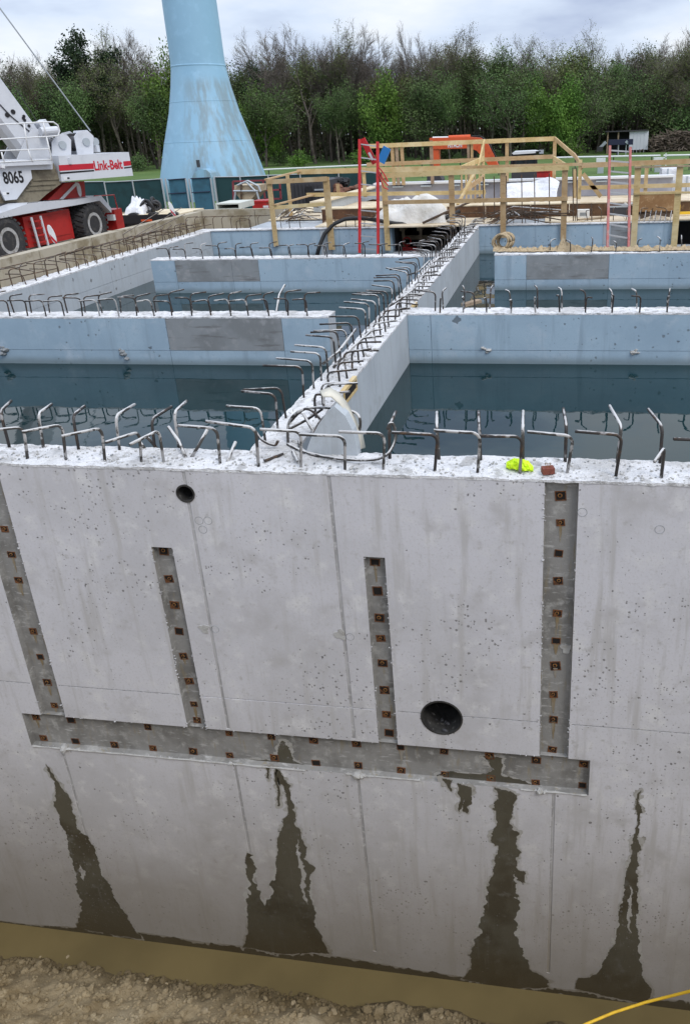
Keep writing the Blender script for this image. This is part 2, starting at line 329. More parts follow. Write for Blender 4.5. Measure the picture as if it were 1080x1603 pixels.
# ------------------------------------------------------------------ the ground
def ground_z(x, y):
    if -13.38 < x < 12.5 and -3 < y < 41: return -7.6
    z = -1.4 if y < 40 else -1.4 - .45 * min(1, (y - 40) / 9)
    if x > 0 and y < 3: z = 1.0
    return z + .06 * nz(x, y, 0, .15) + (.5 * nz(x, y, 3, .02) if y > 175 else 0)
xs = sorted(set([-1500, -600, -300, -200, -140] + list(np.arange(-100, -14, 4)) + [-13.5, -13.37, -8, -2, 4, 10, 12.4, 12.6] + list(np.arange(14, 100, 5)) + [140, 200, 320, 700, 1500]))
ys = sorted(set([-300, -60, -20, -3.1, -2.9, 3, 10, 16, 22, 28, 34, 40.9, 41.1] + list(np.arange(43, 140, 4)) + [150, 165, 180, 220, 320, 700, 2200]))
gv = [(x, y, ground_z(x, y)) for y in ys for x in xs]; nx = len(xs)
g = MB(); g.v = gv
for j in range(len(ys) - 1):
    for i in range(nx - 1):
        a = j * nx + i; g.f.append((a, a + 1, a + 1 + nx, a + nx)); g.m.append(0 if ys[j] < 54 else 1)
g.build('ground', [m_dirt, m_grass], kind='structure')

# mud bank at the foot of the wall, below the viewer
def bank_z(x, y):
    t = 5.66 - y + .10 * nz(x, 0, 0, 1.1) + .05 * nz(x, 1, 0, 3.5) + .10 * (x + 7) / 7 * .4
    z = -6.64 + (.50 * t if t < 1.4 else .70 + 1.22 * (t - 1.4))
    k = max(0.0, min(1.0, (t + .12) / .3))
    z += k * (.075 * nz(x, y, 0, 2.2) + .05 * nz(x, y, 4, 6) + .025 * nz(x, y, 8, 15)) - (1 - k) * .05
    return z
bk = MB(); yy = [6.04 - .03 * i for i in range(75)] + [3.7 - .35 * i for i in range(1, 20)]; xx = [-13.3 + .25 * i for i in range(22)] + [-7.8 + .03 * i for i in range(340)] + [2.4 + .3 * i for i in range(1, 34)]
for y in yy:
    for x in xx: bk.v.append((x, y, min(bank_z(x, y), 1.05 + .05 * nz(x, y, 0, 1))))
n_ = len(xx)
for j in range(len(yy) - 1):
    for i in range(n_ - 1):
        a = j * n_ + i; bk.f.append((a + n_, a + n_ + 1, a + 1, a)); bk.m.append(0)
bk.build('mud_bank', m_mud, kind='structure', smooth=True)
ck = MB()
for i in range(5200):
    x = random.uniform(-7.6, 2.4); t = random.random() ** 1.5; y = 5.62 - 1.3 * t + .1 * nz(x, 0, 0, 1.1)
    rad = random.choice([.012, .015, .02, .025, .03]) * random.uniform(.7, 1.3)
    if random.random() < .05: rad *= 2.0
    if nz(x, y, 5, 2.0) < -.15 and random.random() < .7: continue
    ck.rock((x, y, bank_z(x, y) + rad * .25), rad)
ck.build('clods', m_mud, kind='stuff')
sk = MB()
for i in range(170):
    x = random.uniform(-7.6, 2.4); y = 5.55 - 1.2 * random.random() ** 1.2 + .1 * nz(x, 0, 0, 1.1); rad = random.choice((.012, .016, .022, .03, .045)) * random.uniform(.8, 1.2)
    sk.rock((x, y, bank_z(x, y) + rad * .2), rad)
for i in range(9):
    x = random.uniform(-7, 2); y = random.uniform(5.6, 5.75); rad = random.uniform(.015, .04); sk.rock((x, y, -6.65), rad, .45)
sk.build('stones', mk('pale_muddy_stone', (.28, .22, .135), .9, [(4, 5, (.19, .145, .08), .42, .62), (15, 4, (.36, .30, .21), .55, .72)]), kind='stuff')
MB().box((-13.2, 4.2, -6.9), (10, 6.1, -6.64)).build('muddy_water', m_mudw, kind='structure')
MB().box((-11.3, 6.3, -1.2), (9.0, 25.4, -.83)).build('tank_water', m_water, kind='structure')

# ------------------------------------------------------------------ walls
def crust(parent, x0, x1, y0, y1, z=0.0, cell=.04, amp=.014, name='top_crust', over=.003, zf=None):
    nx_ = max(2, int((x1 - x0) / cell)); ny_ = max(2, int((y1 - y0) / cell)); b = MB()
    for j in range(ny_ + 1):
        for i in range(nx_ + 1):
            x = x0 + (x1 - x0) * i / nx_; y = y0 + (y1 - y0) * j / ny_
            ed = (i in (0, nx_)) or (j in (0, ny_))
            h = amp * (nz(x, y, 0, 7) + .7 * nz(x, y, 3, 18) + .4 * nz(x, y, 9, 3)) + amp * .9
            if j == 0: y += -over * .5 + over * 1.6 * nz(x, y, 2, 9)
            if j == ny_: y += over * .5 + over * 1.6 * nz(x, y, 2, 9)
            if i == 0: x += -over * .5 + over * 1.6 * nz(x, y, 2, 9)
            if i == nx_: x += over * .5 + over * 1.6 * nz(x, y, 2, 9)
            b.v.append((x, y, z + h))
    st = nx_ + 1
    for j in range(ny_):
        for i in range(nx_):
            a = j * st + i; b.f.append((a, a + 1, a + 1 + st, a + st)); b.m.append(0)
    ring = [i for i in range(st)] + [j * st + nx_ for j in range(1, ny_ + 1)] + [ny_ * st + i for i in range(nx_ - 1, -1, -1)] + [j * st for j in range(ny_ - 1, 0, -1)]
    base = len(b.v)
    for k in ring:
        x, y, zz = b.v[k]; b.v.append((x, y, z - .010 - .012 * abs(nz(x, y, 1, 8))))
    m2 = len(ring)
    for k in range(m2):
        b.f.append((ring[(k + 1) % m2], ring[k], base + k, base + (k + 1) % m2)); b.m.append(0)
    return b.build(name, m_crust, parent)

HOOK = {}
def hook_mesh(h, l, rad, mt, rb=.075):
    key = (round(h / .03), round(l / .04), round(rad, 4), mt.name)
    if key not in HOOK:
        h = key[0] * .03; l = max(.02, key[1] * .04); rb = min(rb, h * .8)
        p = [(0, 0, -.03), (0, 0, h - rb)]
        p += [(rb * (1 - math.cos(a)), 0, h - rb + rb * math.sin(a)) for a in (R_(22), R_(45), R_(68), R_(90))]
        if l > rb: p.append((l, 0, h + .01))
        b = MB(); b.tube(p, rad, 6); HOOK[key] = b.mesh('rebar_hook', mt, smooth=True)
    return HOOK[key]
def hook(parent, base, h, l, yaw, rad=.014, mt=None, lean=.04, name='rebar_hook', label=None):
    me = hook_mesh(h, l, rad, mt or m_bar)
    rot = (random.gauss(0, lean), random.gauss(0, lean), yaw)
    return link(name, me, parent, base, rot, label=label)
def hook_px(parent, b, c, t, rad=.0155, mt=None):
    base = onZ(*b, 0.0); cz = onY(*c, base.y); h = min(max(cz.z, .12), .5)
    tip = onZ(*t, h); v = tip - base; v.z = 0
    l = min(v.length, .5)
    lean = math.atan2((cz.x - base.x) * .6, h)
    me = hook_mesh(h, l, rad, mt or m_bar)
    return link('rebar_hook', me, parent, base, (random.gauss(0, .03), max(-.18, min(.18, lean)), math.atan2(v.y, v.x)))
def bars(parent, ptslist, rad, mt, name='rebar', n=5):
    for pts in ptslist: MB().tube(pts, rad, n).build(name, mt, parent, smooth=True)
def panels(parent, face, u0, u1, z0, z1, usplit, zsplit, mats=None, th=.014, joint=.008, default=None):
    """cast panels with recessed joints: face = ('y', y, sign) or ('x', x, sign); sign is the way the face looks"""
    ax, w, sg = face; us = [u0] + list(usplit) + [u1]; zs = [z0] + list(zsplit) + [z1]
    for i in range(len(us) - 1):
        for j in range(len(zs) - 1):
            a, b_ = us[i] + joint / 2, us[i + 1] - joint / 2; c, d_ = zs[j] + joint / 2, zs[j + 1] - joint / 2
            mt = (mats or {}).get((i, j), default or m_blue)
            lo, hi = sorted((w, w + sg * th))
            b = MB()
            if ax == 'y': b.box((a, lo, c), (b_, hi, d_))
            else: b.box((lo, a, c), (hi, b_, d_))
            b.build('panel', mt, parent, label='darker grey patched panel' if mt is m_patch else None)
def rubble(parent, x0, x1, y0, y1, n, r0, r1, mt, z=.012):
    b = MB()
    for i in range(n):
        rad = random.uniform(r0, r1); b.rock((random.uniform(x0, x1), random.uniform(y0, y1), z + rad * .3), rad)
    b.build('rubble', mt, parent, kind='stuff')

# ---- front wall, with keyways, sleeves and dowel sockets
YF = 6.04
fw = thing('concrete_wall', 'tall pale concrete wall in the foreground with recessed keyways, dowel sockets and wet stains', 'wall', (-2, YF, -6.7))
bm_ = MB().box((-11.7, YF, -7.4), (9.4, YF + .45, -.004)).mesh('wall_body', [m_conc, m_chan, m_hole])
tmp = bpy.data.objects.new('wall_body', bm_); COL.objects.link(tmp); cutters = []
def cut(me):
    c = bpy.data.objects.new('cutter', me); COL.objects.link(c); cutters.append(c)
    md = tmp.modifiers.new('b', 'BOOLEAN'); md.operation = 'DIFFERENCE'; md.solver = 'EXACT'; md.object = c
def cbox(x0, x1, z0, z1, dep):
    b = MB(); t = min(.014, dep * .3)                             # keyways flare a little towards the face
    y0, y1 = YF - .05, YF + dep; e_ = t * .05 / dep
    b.add([(x0 - e_, y0, z0 - e_), (x1 + e_, y0, z0 - e_), (x1 - t, y1, z0 + t), (x0 + t, y1, z0 + t), (x0 - e_, y0, z1 + e_), (x1 + e_, y0, z1 + e_), (x1 - t, y1, z1 - t), (x0 + t, y1, z1 - t)],
          [(0, 3, 2, 1), (4, 5, 6, 7), (0, 1, 5, 4), (1, 2, 6, 5), (2, 3, 7, 6), (3, 0, 4, 7)]); cut(b.mesh('cutter', m_chan))
KD = .062
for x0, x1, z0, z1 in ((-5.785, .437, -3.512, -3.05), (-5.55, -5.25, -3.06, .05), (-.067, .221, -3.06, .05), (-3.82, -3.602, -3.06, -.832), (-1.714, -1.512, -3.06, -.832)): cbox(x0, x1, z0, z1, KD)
for x, z0, z1 in ((-3.353, -3.03, -.02), (-1.974, -3.03, -.02), (-3.353, -6.3, -3.53), (-1.974, -6.3, -3.53), (-5.41, -6.2, -3.53), (.087, -6.3, -3.53)):
    cbox(x - .019, x + .019, z0, z1, .007)
for x0, x1 in ((-9, -5.57), (-5.23, -3.84), (-3.58, -1.735), (-1.49, -.09), (.24, 5)): cbox(x0, x1, -2.624, -2.611, .010)
for x, z, rad in ((-3.367, -.242, .09), (-1.043, -2.655, .212)):
    cut(MB().lathe([(rad, 0), (rad, .7)], (x, YF - .1, z), (0, 1, 0), 40).mesh('cutter', m_hole))
dg = bpy.context.evaluated_depsgraph_get(); dg.update()
me = bpy.data.meshes.new_from_object(tmp.evaluated_get(dg)); 
for c in cutters: bpy.data.objects.remove(c)
bpy.data.objects.remove(tmp)
me.materials.clear()
m_seam = mk('seam_concrete', (.42, .415, .42), .85, [(4, 5, (.30, .295, .295), .42, .62, (6, 6, .5)), (20, 4, (.52, .515, .52), .52, .7)], CONB, dirt_shade=((.25, .22, .175), -6.2, -4.0, 1.6, .85))  # seams repeat the wall's mud and painted pit shade
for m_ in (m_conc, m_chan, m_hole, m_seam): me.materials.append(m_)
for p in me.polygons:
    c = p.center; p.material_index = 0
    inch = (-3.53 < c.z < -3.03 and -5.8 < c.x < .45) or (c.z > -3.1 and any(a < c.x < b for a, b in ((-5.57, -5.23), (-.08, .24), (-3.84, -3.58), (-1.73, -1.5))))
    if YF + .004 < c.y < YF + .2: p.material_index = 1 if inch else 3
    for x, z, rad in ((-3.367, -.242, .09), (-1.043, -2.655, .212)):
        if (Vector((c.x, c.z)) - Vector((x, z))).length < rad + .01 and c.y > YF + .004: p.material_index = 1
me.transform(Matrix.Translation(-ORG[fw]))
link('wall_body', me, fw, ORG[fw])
MB().box((-11.2, YF + .44, -7.0), (9.0, YF + .462, -.01)).build('inner_face', m_blue, fw)
crust(fw, -11.7, 9.4, YF - .002, YF + .47, 0, .030, .013)
rubble(fw, -6, 3, YF + .03, YF + .44, 700, .004, .016, m_mortar)
rubble(fw, -6, 3, YF + .05, YF + .42, 160, .004, .014, m_patch)
# ridge of squeezed mortar under the horizontal keyway
b = MB()
for x0, x1, dz in ((-5.76, -2.55, 0), (-2.1, -1.3, .004), (-.25, .42, .006)):
    k = int((x1 - x0) / .04); pts = []; rs = []
    for i in range(k + 1):
        x = x0 + (x1 - x0) * i / k; pts.append((x, YF - .004, -3.515 + dz + .006 * nz(x, 0, 0, 4))); rs.append(.009 + .008 * nz(x, 3, 0, 6))
    b.tube(pts, rs, 6)
for x, s_ in ((-5.38, .05), (-3.4, .03), (-1.98, .055), (-.05, .05), (-1.9, .03), (-5.2, .03)):
    b.rock((x, YF + .0, -3.515), s_); b.rock((x + .05, YF + .0, -3.52), s_ * .6)
b.build('mortar_ridge', m_mortar, fw)
# pipe sleeves
for nm, x, z, rad in (('pipe_sleeve', -3.367, -.242, .088), ('pipe_sleeve', -1.043, -2.655, .21)):
    sv = MB().lathe([(rad + .004, -.006), (rad + .004, .4), (rad - .012, .4), (rad - .012, -.006), (rad + .004, -.006)], (x, YF, z), (0, 1, 0), 40, cap=False).build(nm, mk('sleeve_grey_%d' % int(rad * 1000), (.045, .044, .042), .55, [(8, 5, (.025, .024, .023), .42, .62), (20, 4, (.2, .19, .18), .6, .75)]), fw, smooth=False)
    MB().lathe([(rad + .004, 0), (rad + .004, .02), (0.0001, .02)], (x, YF + .40, z), (0, 1, 0), 40).build('end_cap', m_hole, sv)
b = MB()
for i in range(7): b.rock((-1.043 + random.uniform(-.10, .10), YF + random.uniform(.02, .2), -2.655 - .18), random.uniform(.012, .03))
b.build('mortar_crumbs', m_dkgrey, fw, kind='stuff')
# dowel sockets: rusty steel frame, dark box, end of a threaded bar
def socket_mesh(kind):
    b = MB(); s_ = .038; i_ = .031 if kind else .027
    for a, c in (((-s_, -.003, i_), (s_, .02, s_)), ((-s_, -.003, -s_), (s_, .02, -i_)), ((-s_, -.003, -i_), (-i_, .02, i_)), ((i_, -.003, -i_), (s_, .02, i_))): b.box(a, c)
    b.mi = 1; b.box((-i_, -.0006, -i_), (i_, .010, i_))
    if kind != 2:
        b.mi = 2; ox = .006 if kind == 3 else -.004
        b.lathe([(.016, 0), (.016, .012)], (ox, -.004, .004), (0, 1, 0), 9); b.mi = 1; b.lathe([(.010, 0), (.010, .003)], (ox, -.006, .004), (0, 1, 0), 8)
    if kind in (0, 3): b.mi = 0; b.add([(-i_, -.002, -i_), (i_ * .3, -.002, -i_), (-i_, -.002, i_ * .2)], [(0, 1, 2)])
    return b.mesh('dowel_socket', [m_rust, m_hole, m_rust2])
SOCK = [socket_mesh(k) for k in (0, 1, 2, 3)]
SPX = [(8, 828), (19, 868), (30, 908), (53, 988), (64, 1028), (75, 1068), (86, 1104),
       (257, 862), (265, 906), (274, 947), (281, 988), (288, 1027), (297, 1066), (304, 1102), (309, 1127),
       (587, 880), (591, 925), (594, 967), (596, 999), (599, 1038), (602, 1080), (605, 1118), (609, 1147),
       (877, 776), (877, 818), (874, 866), (873, 909), (872, 960), (870, 1003), (869, 1042), (866, 1087), (866, 1126), (864, 1173),
       (57, 1122), (112, 1127), (232, 1138), (359, 1148), (425, 1153), (491, 1159), (558, 1164), (627, 1170), (695, 1176), (766, 1183), (839, 1190), (913, 1196),
       (69, 1155), (119, 1160), (180, 1166), (240, 1171), (303, 1176), (360, 1182), (430, 1186), (495, 1195), (561, 1198), (628, 1206), (696, 1212), (768, 1218), (838, 1225), (911, 1229)]
for i, q in enumerate(SPX):
    p = onY(q[0], q[1], YF + KD); sz = random.uniform(1.0, 1.32)
    k = (0, 1, 3, 0, 2, 1)[i % 6] if q not in ((587, 880), (874, 866)) else 2
    o = link('dowel_socket', SOCK[k], fw, (p.x, YF + KD - .002, min(max(p.z, -3.46), .1)), (0, random.gauss(0, .06), 0)); o.scale = (sz, 1, sz * random.uniform(.8, 1.05))
m_run = mk('rust_run', (.215, .165, .095), .85, [(5, 6, (.27, .25, .215), .42, .66, (3, 3, .6)), (14, 5, (.15, .10, .05), .58, .72)], CONB)
for i, q in enumerate(SPX):
    if i in (1, 2, 3, 4, 5, 6, 11, 13, 15, 24, 27, 28, 29, 30, 31, 32, 33, 37, 40, 44) and q[1] < 1180:
        p = onY(q[0], q[1], YF + KD - .0035); w_ = random.uniform(.012, .03); L_ = random.uniform(.08, .22); k = 12; lft = []; rgt = []
        for j in range(k + 1):
            u = j / k; h_ = w_ * (1 - .75 * u) * (1 + .5 * nz(i, j * .6, 2)); lft.append((p.x - h_ + .006 * nz(i, j * .8), p.y, p.z - .03 - L_ * u)); rgt.append((p.x + h_ + .006 * nz(i + 9, j * .8), p.y, p.z - .03 - L_ * u))
        if p.z - .03 - L_ > -3.5: MB().add(lft + rgt, [(j, j + 1, k + 2 + j, k + 1 + j) for j in range(k)]).build('rust_run', m_run, fw)
# broken, crumbly arrises along the keyways
b = MB()
for x0, z0, z1 in ((-5.55, -3.05, -.0), (-5.25, -3.05, -.0), (-.067, -3.05, 0), (.221, -3.05, 0), (-3.82, -3.05, -.83), (-3.602, -3.05, -.83), (-1.714, -3.05, -.83), (-1.512, -3.05, -.83)):
    for k in range(int((z1 - z0) * 26)):
        z = random.uniform(z0, z1)
        if nz(x0, z, 3, 3) > -.05: b.rock((x0 + random.gauss(0, .007), YF + random.uniform(-.001, .012), z), random.uniform(.004, .013))
for z0, x0, x1 in ((-3.05, -5.25, -.07), (-3.512, -5.78, .43)):
    for k in range(int((x1 - x0) * 22)):
        x = random.uniform(x0, x1)
        if nz(x, z0, 3, 3) > -.05: b.rock((x, YF + random.uniform(-.001, .012), z0 + random.gauss(0, .006)), random.uniform(.004, .012))
b.build('crumbled_edges', m_seam, fw, kind='stuff')
# tie-hole plugs and ring marks left by the forms
for x, y, s_ in ((320, 984, .05), (532, 993, .055), (886, 1015, .05), (320, 815, .0)):
    if s_:
        p = onY(x, y, YF if x < 800 else YF + KD)
        b = MB(); pr = [(s_ * (1 + .25 * math.sin(a * 3 + x) + .15 * math.sin(a * 5)), a) for a in [2 * math.pi * k / 18 for k in range(18)]]
        b.prism([(p.x + rr * math.cos(a), p.y + .01, p.z + rr * math.sin(a)) for rr, a in pr], (0, -.016, 0)); b.build('tie_plug', m_mortar, fw)
for x, y in ((312, 815), (326, 815), (318, 829), (337, 985), (548, 997), (911, 802), (1032, 829)):
    p = onY(x, y, YF); b = MB(); b.tube([(p.x + .04 * math.cos(a), p.y, p.z + .04 * math.sin(a)) for a in [2 * math.pi * k / 20 for k in range(21)]], .0025, 4); b.build('ring_mark', m_patch, fw)
# wet runs: thin sheets of wet concrete on the face, outlines jagged
m_damp = mk('damp_concrete', (.36, .35, .33), .6, [(2, 6, (.38, .37, .35), .45, .65), (9, 5, (.24, .23, .20), .52, .72)], CONB, pits=PITS, dirt_shade=((.13, .10, .06), -6.7, -5.4, .6, .7))
def stain(px, Y, amp=.02, hole=None, damp=.034, cell=.0075):
    """a wet patch: cells of a fine grid whose warped position falls inside the outline; a damp fringe round it"""
    rings = [np.array([(v.x, v.z) for v in (onY(x, y, Y) for x, y in q)]) for q in [px] + (hole or [])]
    lo = rings[0].min(0) - .06; hi = rings[0].max(0) + .06
    nx_, nz_ = [int(k) + 1 for k in (hi - lo) / cell]; X, Z = np.meshgrid(lo[0] + cell * (np.arange(nx_) + .5), lo[1] + cell * (np.arange(nz_) + .5), indexing='ij')
    W = np.zeros((nx_, nz_, 2))
    for i in range(nx_):
        for j in range(nz_):
            x, z = X[i, j], Z[i, j]
            W[i, j] = (1.9 * nz(x, z * .8, 1, 6) + 1.3 * nz(x, z * .9, 5, 15) + .45 * nz(x, z * .8, 8, 40), 1.2 * nz(x, z, 12, 6) + .8 * nz(x, z, 15, 20))
    PX, PZ = X + (.010 + amp * 1.3) * W[..., 0], Z + amp * 1.6 * W[..., 1]
    inside = np.zeros(X.shape, bool); dist = np.full(X.shape, 9.0)
    for rg in rings:
        for k in range(len(rg)):
            (x0, z0), (x1, z1) = rg[k], rg[(k + 1) % len(rg)]
            c = ((z0 > PZ) != (z1 > PZ)) & (PX < (x1 - x0) * (PZ - z0) / (z1 - z0 + 1e-12) + x0); inside ^= c
            dx, dz = x1 - x0, z1 - z0; t = np.clip(((PX - x0) * dx + (PZ - z0) * dz) / (dx * dx + dz * dz + 1e-12), 0, 1); dist = np.minimum(dist, np.hypot(PX - x0 - t * dx, PZ - z0 - t * dz))
    sd_ = np.where(inside, -dist, dist)
    for nm, mask, mt, dy in (('damp_fringe', (sd_ >= 0) & (sd_ < damp * (.6 + W[..., 1])), m_damp, .0005), ('wet_stain', sd_ < 0, m_wet, 0.0)):
        ids = {}; b = MB()
        for i, j in zip(*np.nonzero(mask)):
            q = []
            for a_, c_ in ((i, j), (i + 1, j), (i + 1, j + 1), (i, j + 1)):
                if (a_, c_) not in ids: ids[(a_, c_)] = len(b.v); b.v.append((lo[0] + cell * a_, Y + dy, lo[1] + cell * c_))
                q.append(ids[(a_, c_)])
            b.f.append(tuple(q)); b.m.append(0)
        if b.f: b.build(nm, mt, fw)
YS = YF - .003
stain([(72, 1196), (80, 1206), (88, 1222), (97, 1228), (108, 1250), (118, 1275), (126, 1303), (142, 1312), (150, 1335), (158, 1365), (176, 1393), (190, 1425), (205, 1445), (222, 1470), (170, 1462), (122, 1454), (124, 1440), (128, 1425), (124, 1400), (122, 1372), (112, 1345), (108, 1325), (98, 1290), (84, 1260), (88, 1240), (84, 1222), (76, 1206)], YS, .011,
      [[(126, 1352), (133, 1370), (131, 1378), (124, 1364)]])
stain([(432, 1206), (440, 1207), (452, 1228), (456, 1250), (458, 1265), (464, 1290), (476, 1320), (480, 1345), (497, 1360), (486, 1372), (484, 1395), (492, 1420), (494, 1450), (505, 1468), (516, 1492), (440, 1493), (383, 1483), (386, 1450), (388, 1430), (386, 1410), (390, 1385), (386, 1350), (388, 1335), (394, 1338), (397, 1355), (398, 1378), (408, 1400), (412, 1418), (424, 1405), (428, 1380), (432, 1350), (436, 1330), (434, 1310), (448, 1285), (450, 1262), (444, 1235)], YS, .010,
      [[(464, 1310), (474, 1350), (479, 1400), (483, 1415), (475, 1405), (469, 1360)]])
stain([(417, 1200), (422, 1200), (421, 1220), (418, 1218)], YS, .002)
stain([(430, 1204), (434, 1204), (437, 1240), (438, 1262), (434, 1262), (433, 1240)], YS, .002)
stain([(772, 1232), (800, 1238), (812, 1245), (806, 1258), (800, 1275), (798, 1290), (808, 1303), (806, 1320), (814, 1335), (806, 1345), (808, 1362), (822, 1365), (820, 1382), (812, 1380), (806, 1368), (804, 1385), (808, 1400), (812, 1420), (806, 1440), (810, 1465), (818, 1490), (834, 1520), (862, 1538), (856, 1546), (790, 1548), (722, 1533), (734, 1520), (738, 1495), (746, 1470), (752, 1455), (756, 1430), (762, 1410), (758, 1395), (766, 1370), (774, 1350), (778, 1330), (772, 1305), (776, 1280), (772, 1262), (778, 1250)], YS, .014)
stain([(690, 1218), (706, 1222), (706, 1235), (704, 1240), (699, 1228)], YS, .006)
stain([(712, 1226), (738, 1232), (736, 1255), (734, 1275), (726, 1270), (727, 1252), (722, 1272), (718, 1262), (719, 1250), (714, 1240)], YS, .006)
stain([(999, 1235), (1002, 1240), (1000, 1256), (1004, 1265), (1001, 1275), (999, 1300), (1002, 1330), (997, 1360), (999, 1390), (995, 1430), (998, 1460), (1000, 1500), (1006, 1530), (1020, 1552), (1012, 1572), (960, 1562), (902, 1548), (905, 1532), (925, 1530), (940, 1515), (955, 1490), (966, 1465), (966, 1440), (974, 1410), (980, 1370), (988, 1345), (994, 1305), (996, 1275), (994, 1262)], YS, .007,
      [[(985, 1400), (987, 1385), (989, 1400), (987, 1440), (985, 1462), (981, 1455)]])
YK = YF + KD - .003
stain([(441, 1160), (447, 1159), (451, 1172), (459, 1180), (463, 1190), (478, 1199), (470, 1203), (420, 1200), (392, 1193), (398, 1189), (430, 1191), (432, 1182), (437, 1176)], YK, .012)
stain([(754, 1183), (785, 1186), (789, 1200), (784, 1212), (794, 1217), (812, 1222), (840, 1230), (850, 1238), (760, 1228), (700, 1220), (682, 1213), (702, 1209), (760, 1213), (772, 1205), (764, 1196)], YK, .012)
# dark wet line just above the mud water
stain([(-40, 1436), (40, 1448), (120, 1453), (230, 1462), (330, 1478), (420, 1486), (540, 1500), (640, 1518), (720, 1530), (800, 1541), (900, 1552), (1000, 1562), (1100, 1572), (1100, 1586), (540, 1516), (-40, 1446)], YS + .0012, .02)
# rebar hooks of the front wall
FR = [((44, 720), (20, 670), (-10, 682)), ((104, 721), (80, 668), (28, 692)), ((165, 723), (137, 672), (95, 702)), ((222, 724), (200, 675), (156, 710)), ((257, 725), (243, 672), (203, 700)),
      ((345, 727), (330, 669), (277, 670)), ((405, 731), (390, 671), (320, 668)), ((471, 733), (453, 674), (400, 680)), ((540, 736), (528, 682), (467, 686)), ((600, 738), (586, 679), (526, 685)),
      ((680, 740), (665, 679), (609, 685)), ((747, 742), (737, 678), (674, 681)), ((813, 743), (807, 682), (746, 687)), ((887, 742), (875, 681), (816, 685)), ((963, 747), (955, 680), (892, 683)), ((1034, 750), (1039, 697), (1022, 722)), ((1105, 752), (1095, 690), (1045, 700))]
for i, q in enumerate(FR): hook_px(fw, *q, rad=.0145, mt=m_barw if i < 9 or i % 2 else m_bar)
BR = [((16, 702), (6, 645), (17, 628)), ((69, 702), (65, 650), (76, 632)), ((124, 705), (119, 650), (131, 632)), ((188, 706), (185, 652), (207, 630)), ((243, 702), (241, 657), (265, 634)), ((280, 700), (276, 647), (290, 628)),
      ((610, 720), (610, 668), (617, 645)), ((687, 721), (689, 668), (685, 645)), ((752, 722), (752, 668), (750, 645)), ((818, 724), (820, 670), (819, 643)), ((884, 725), (889, 668), (881, 642)), ((965, 726), (966, 668), (950, 640)), ((1032, 727), (1034, 665), (1015, 642))]
for i, q in enumerate(BR): hook_px(fw, *q, mt=(m_bar, m_barw)[i % 2])
for x0, x1, yw in ((1.75, 8.6, math.pi), (-10.8, -6.0, math.pi * 1.2)):
    x = x0
    while x < x1:
        hook(fw, (x, YF + .10, 0), random.uniform(.26, .32), random.uniform(.26, .34), yw + random.gauss(0, .2), .0145, random.choice((m_bar, m_barw)), .05)
        hook(fw, (x + .1, YF + .36, 0), random.uniform(.30, .38), random.uniform(.12, .2), math.pi * .5 + random.gauss(0, .3), .0145, random.choice((m_bar, m_barw)), .05)
        x += .37 + random.uniform(-.03, .03)
def pxbar(b, c, t, hz, Y=None):                                   # free bars: three pixels, heights given
    return [onZ(b[0], b[1], hz[0]), onZ(c[0], c[1], hz[1]), onZ(t[0], t[1], hz[2])]
for q, hz in ((((292, 718), (280, 690), (264, 668)), (.0, .1, .2)), (((300, 716), (310, 700), (325, 672)), (.0, .1, .25)), (((356, 724), (362, 708), (369, 692)), (.0, .04, .1)), (((228, 704), (222, 696), (216, 688)), (0, .05, .1)), (((246, 702), (238, 692), (230, 684)), (0, .05, .12))):
    MB().tube(pxbar(*q, hz), .017, 6).build('rebar_stub', m_barw, fw, smooth=True)
MB().tube([onZ(414, 721, .03), onZ(443, 710, .03)], .016, 6).build('rebar_stub', m_bar, fw)
MB().tube([onZ(458, 706, .03), onZ(466, 722, .03)], .014, 6).build('rebar_stub', m_barw, fw)

# ---- central wall running away from the front wall
XL, XR = -2.89, -2.44
cw = thing('concrete_wall', 'long pale concrete wall running away from the front wall between the two tanks, topped by two rows of hooks', 'wall', (-2.66, 15, -1))
MB().box((XL, YF + .46, -7), (XR - .014, 24.7, -.006)).build('wall_body', m_pale, cw)
panels(cw, ('x', XR - .014, 1), YF + .6, 24.6, -1.6, -.008, (8.6, 9.9, 12.4, 12.75, 14.2, 16.9, 18.4, 20.6, 21.7, 23.0), (), default=m_pale)
crust(cw, XL, XR, YF + .48, 24.7, 0, .05, .016)
rubble(cw, XL + .03, XR - .03, YF + .5, 20, 420, .008, .026, m_mortar)
y = 6.75; i = 0
while y < 24.3:
    if not (i in (3,)):
        hook(cw, (XL + .07 + random.gauss(0, .012), y, 0), random.uniform(.33, .40), random.uniform(.34, .44), math.pi + random.gauss(0, .09), .0128, random.choice((m_bar, m_bar, m_barw)), .06)
    if y > 7.4:
        hook(cw, (XR - .10 + random.gauss(0, .012), y + .12, 0), random.uniform(.26, .33), random.uniform(.28, .36), random.gauss(0, .12), .0128, m_bar if random.random() < .7 else m_barw, .07)
    y += .33 + random.uniform(-.03, .03); i += 1
for q, hz in ((((505, 570), (530, 550), (557, 515)), (.05, .16, .22)), (((522, 575), (550, 545), (585, 514)), (.04, .2, .3)), (((625, 468), (640, 458), (664, 438)), (.05, .15, .25)), (((640, 430), (655, 425), (672, 408)), (.05, .2, .3)), (((608, 480), (630, 466), (650, 450)), (.12, .22, .28))):
    MB().tube(pxbar(*q, hz), .018, 6).build('rebar', m_barw, cw, smooth=True)
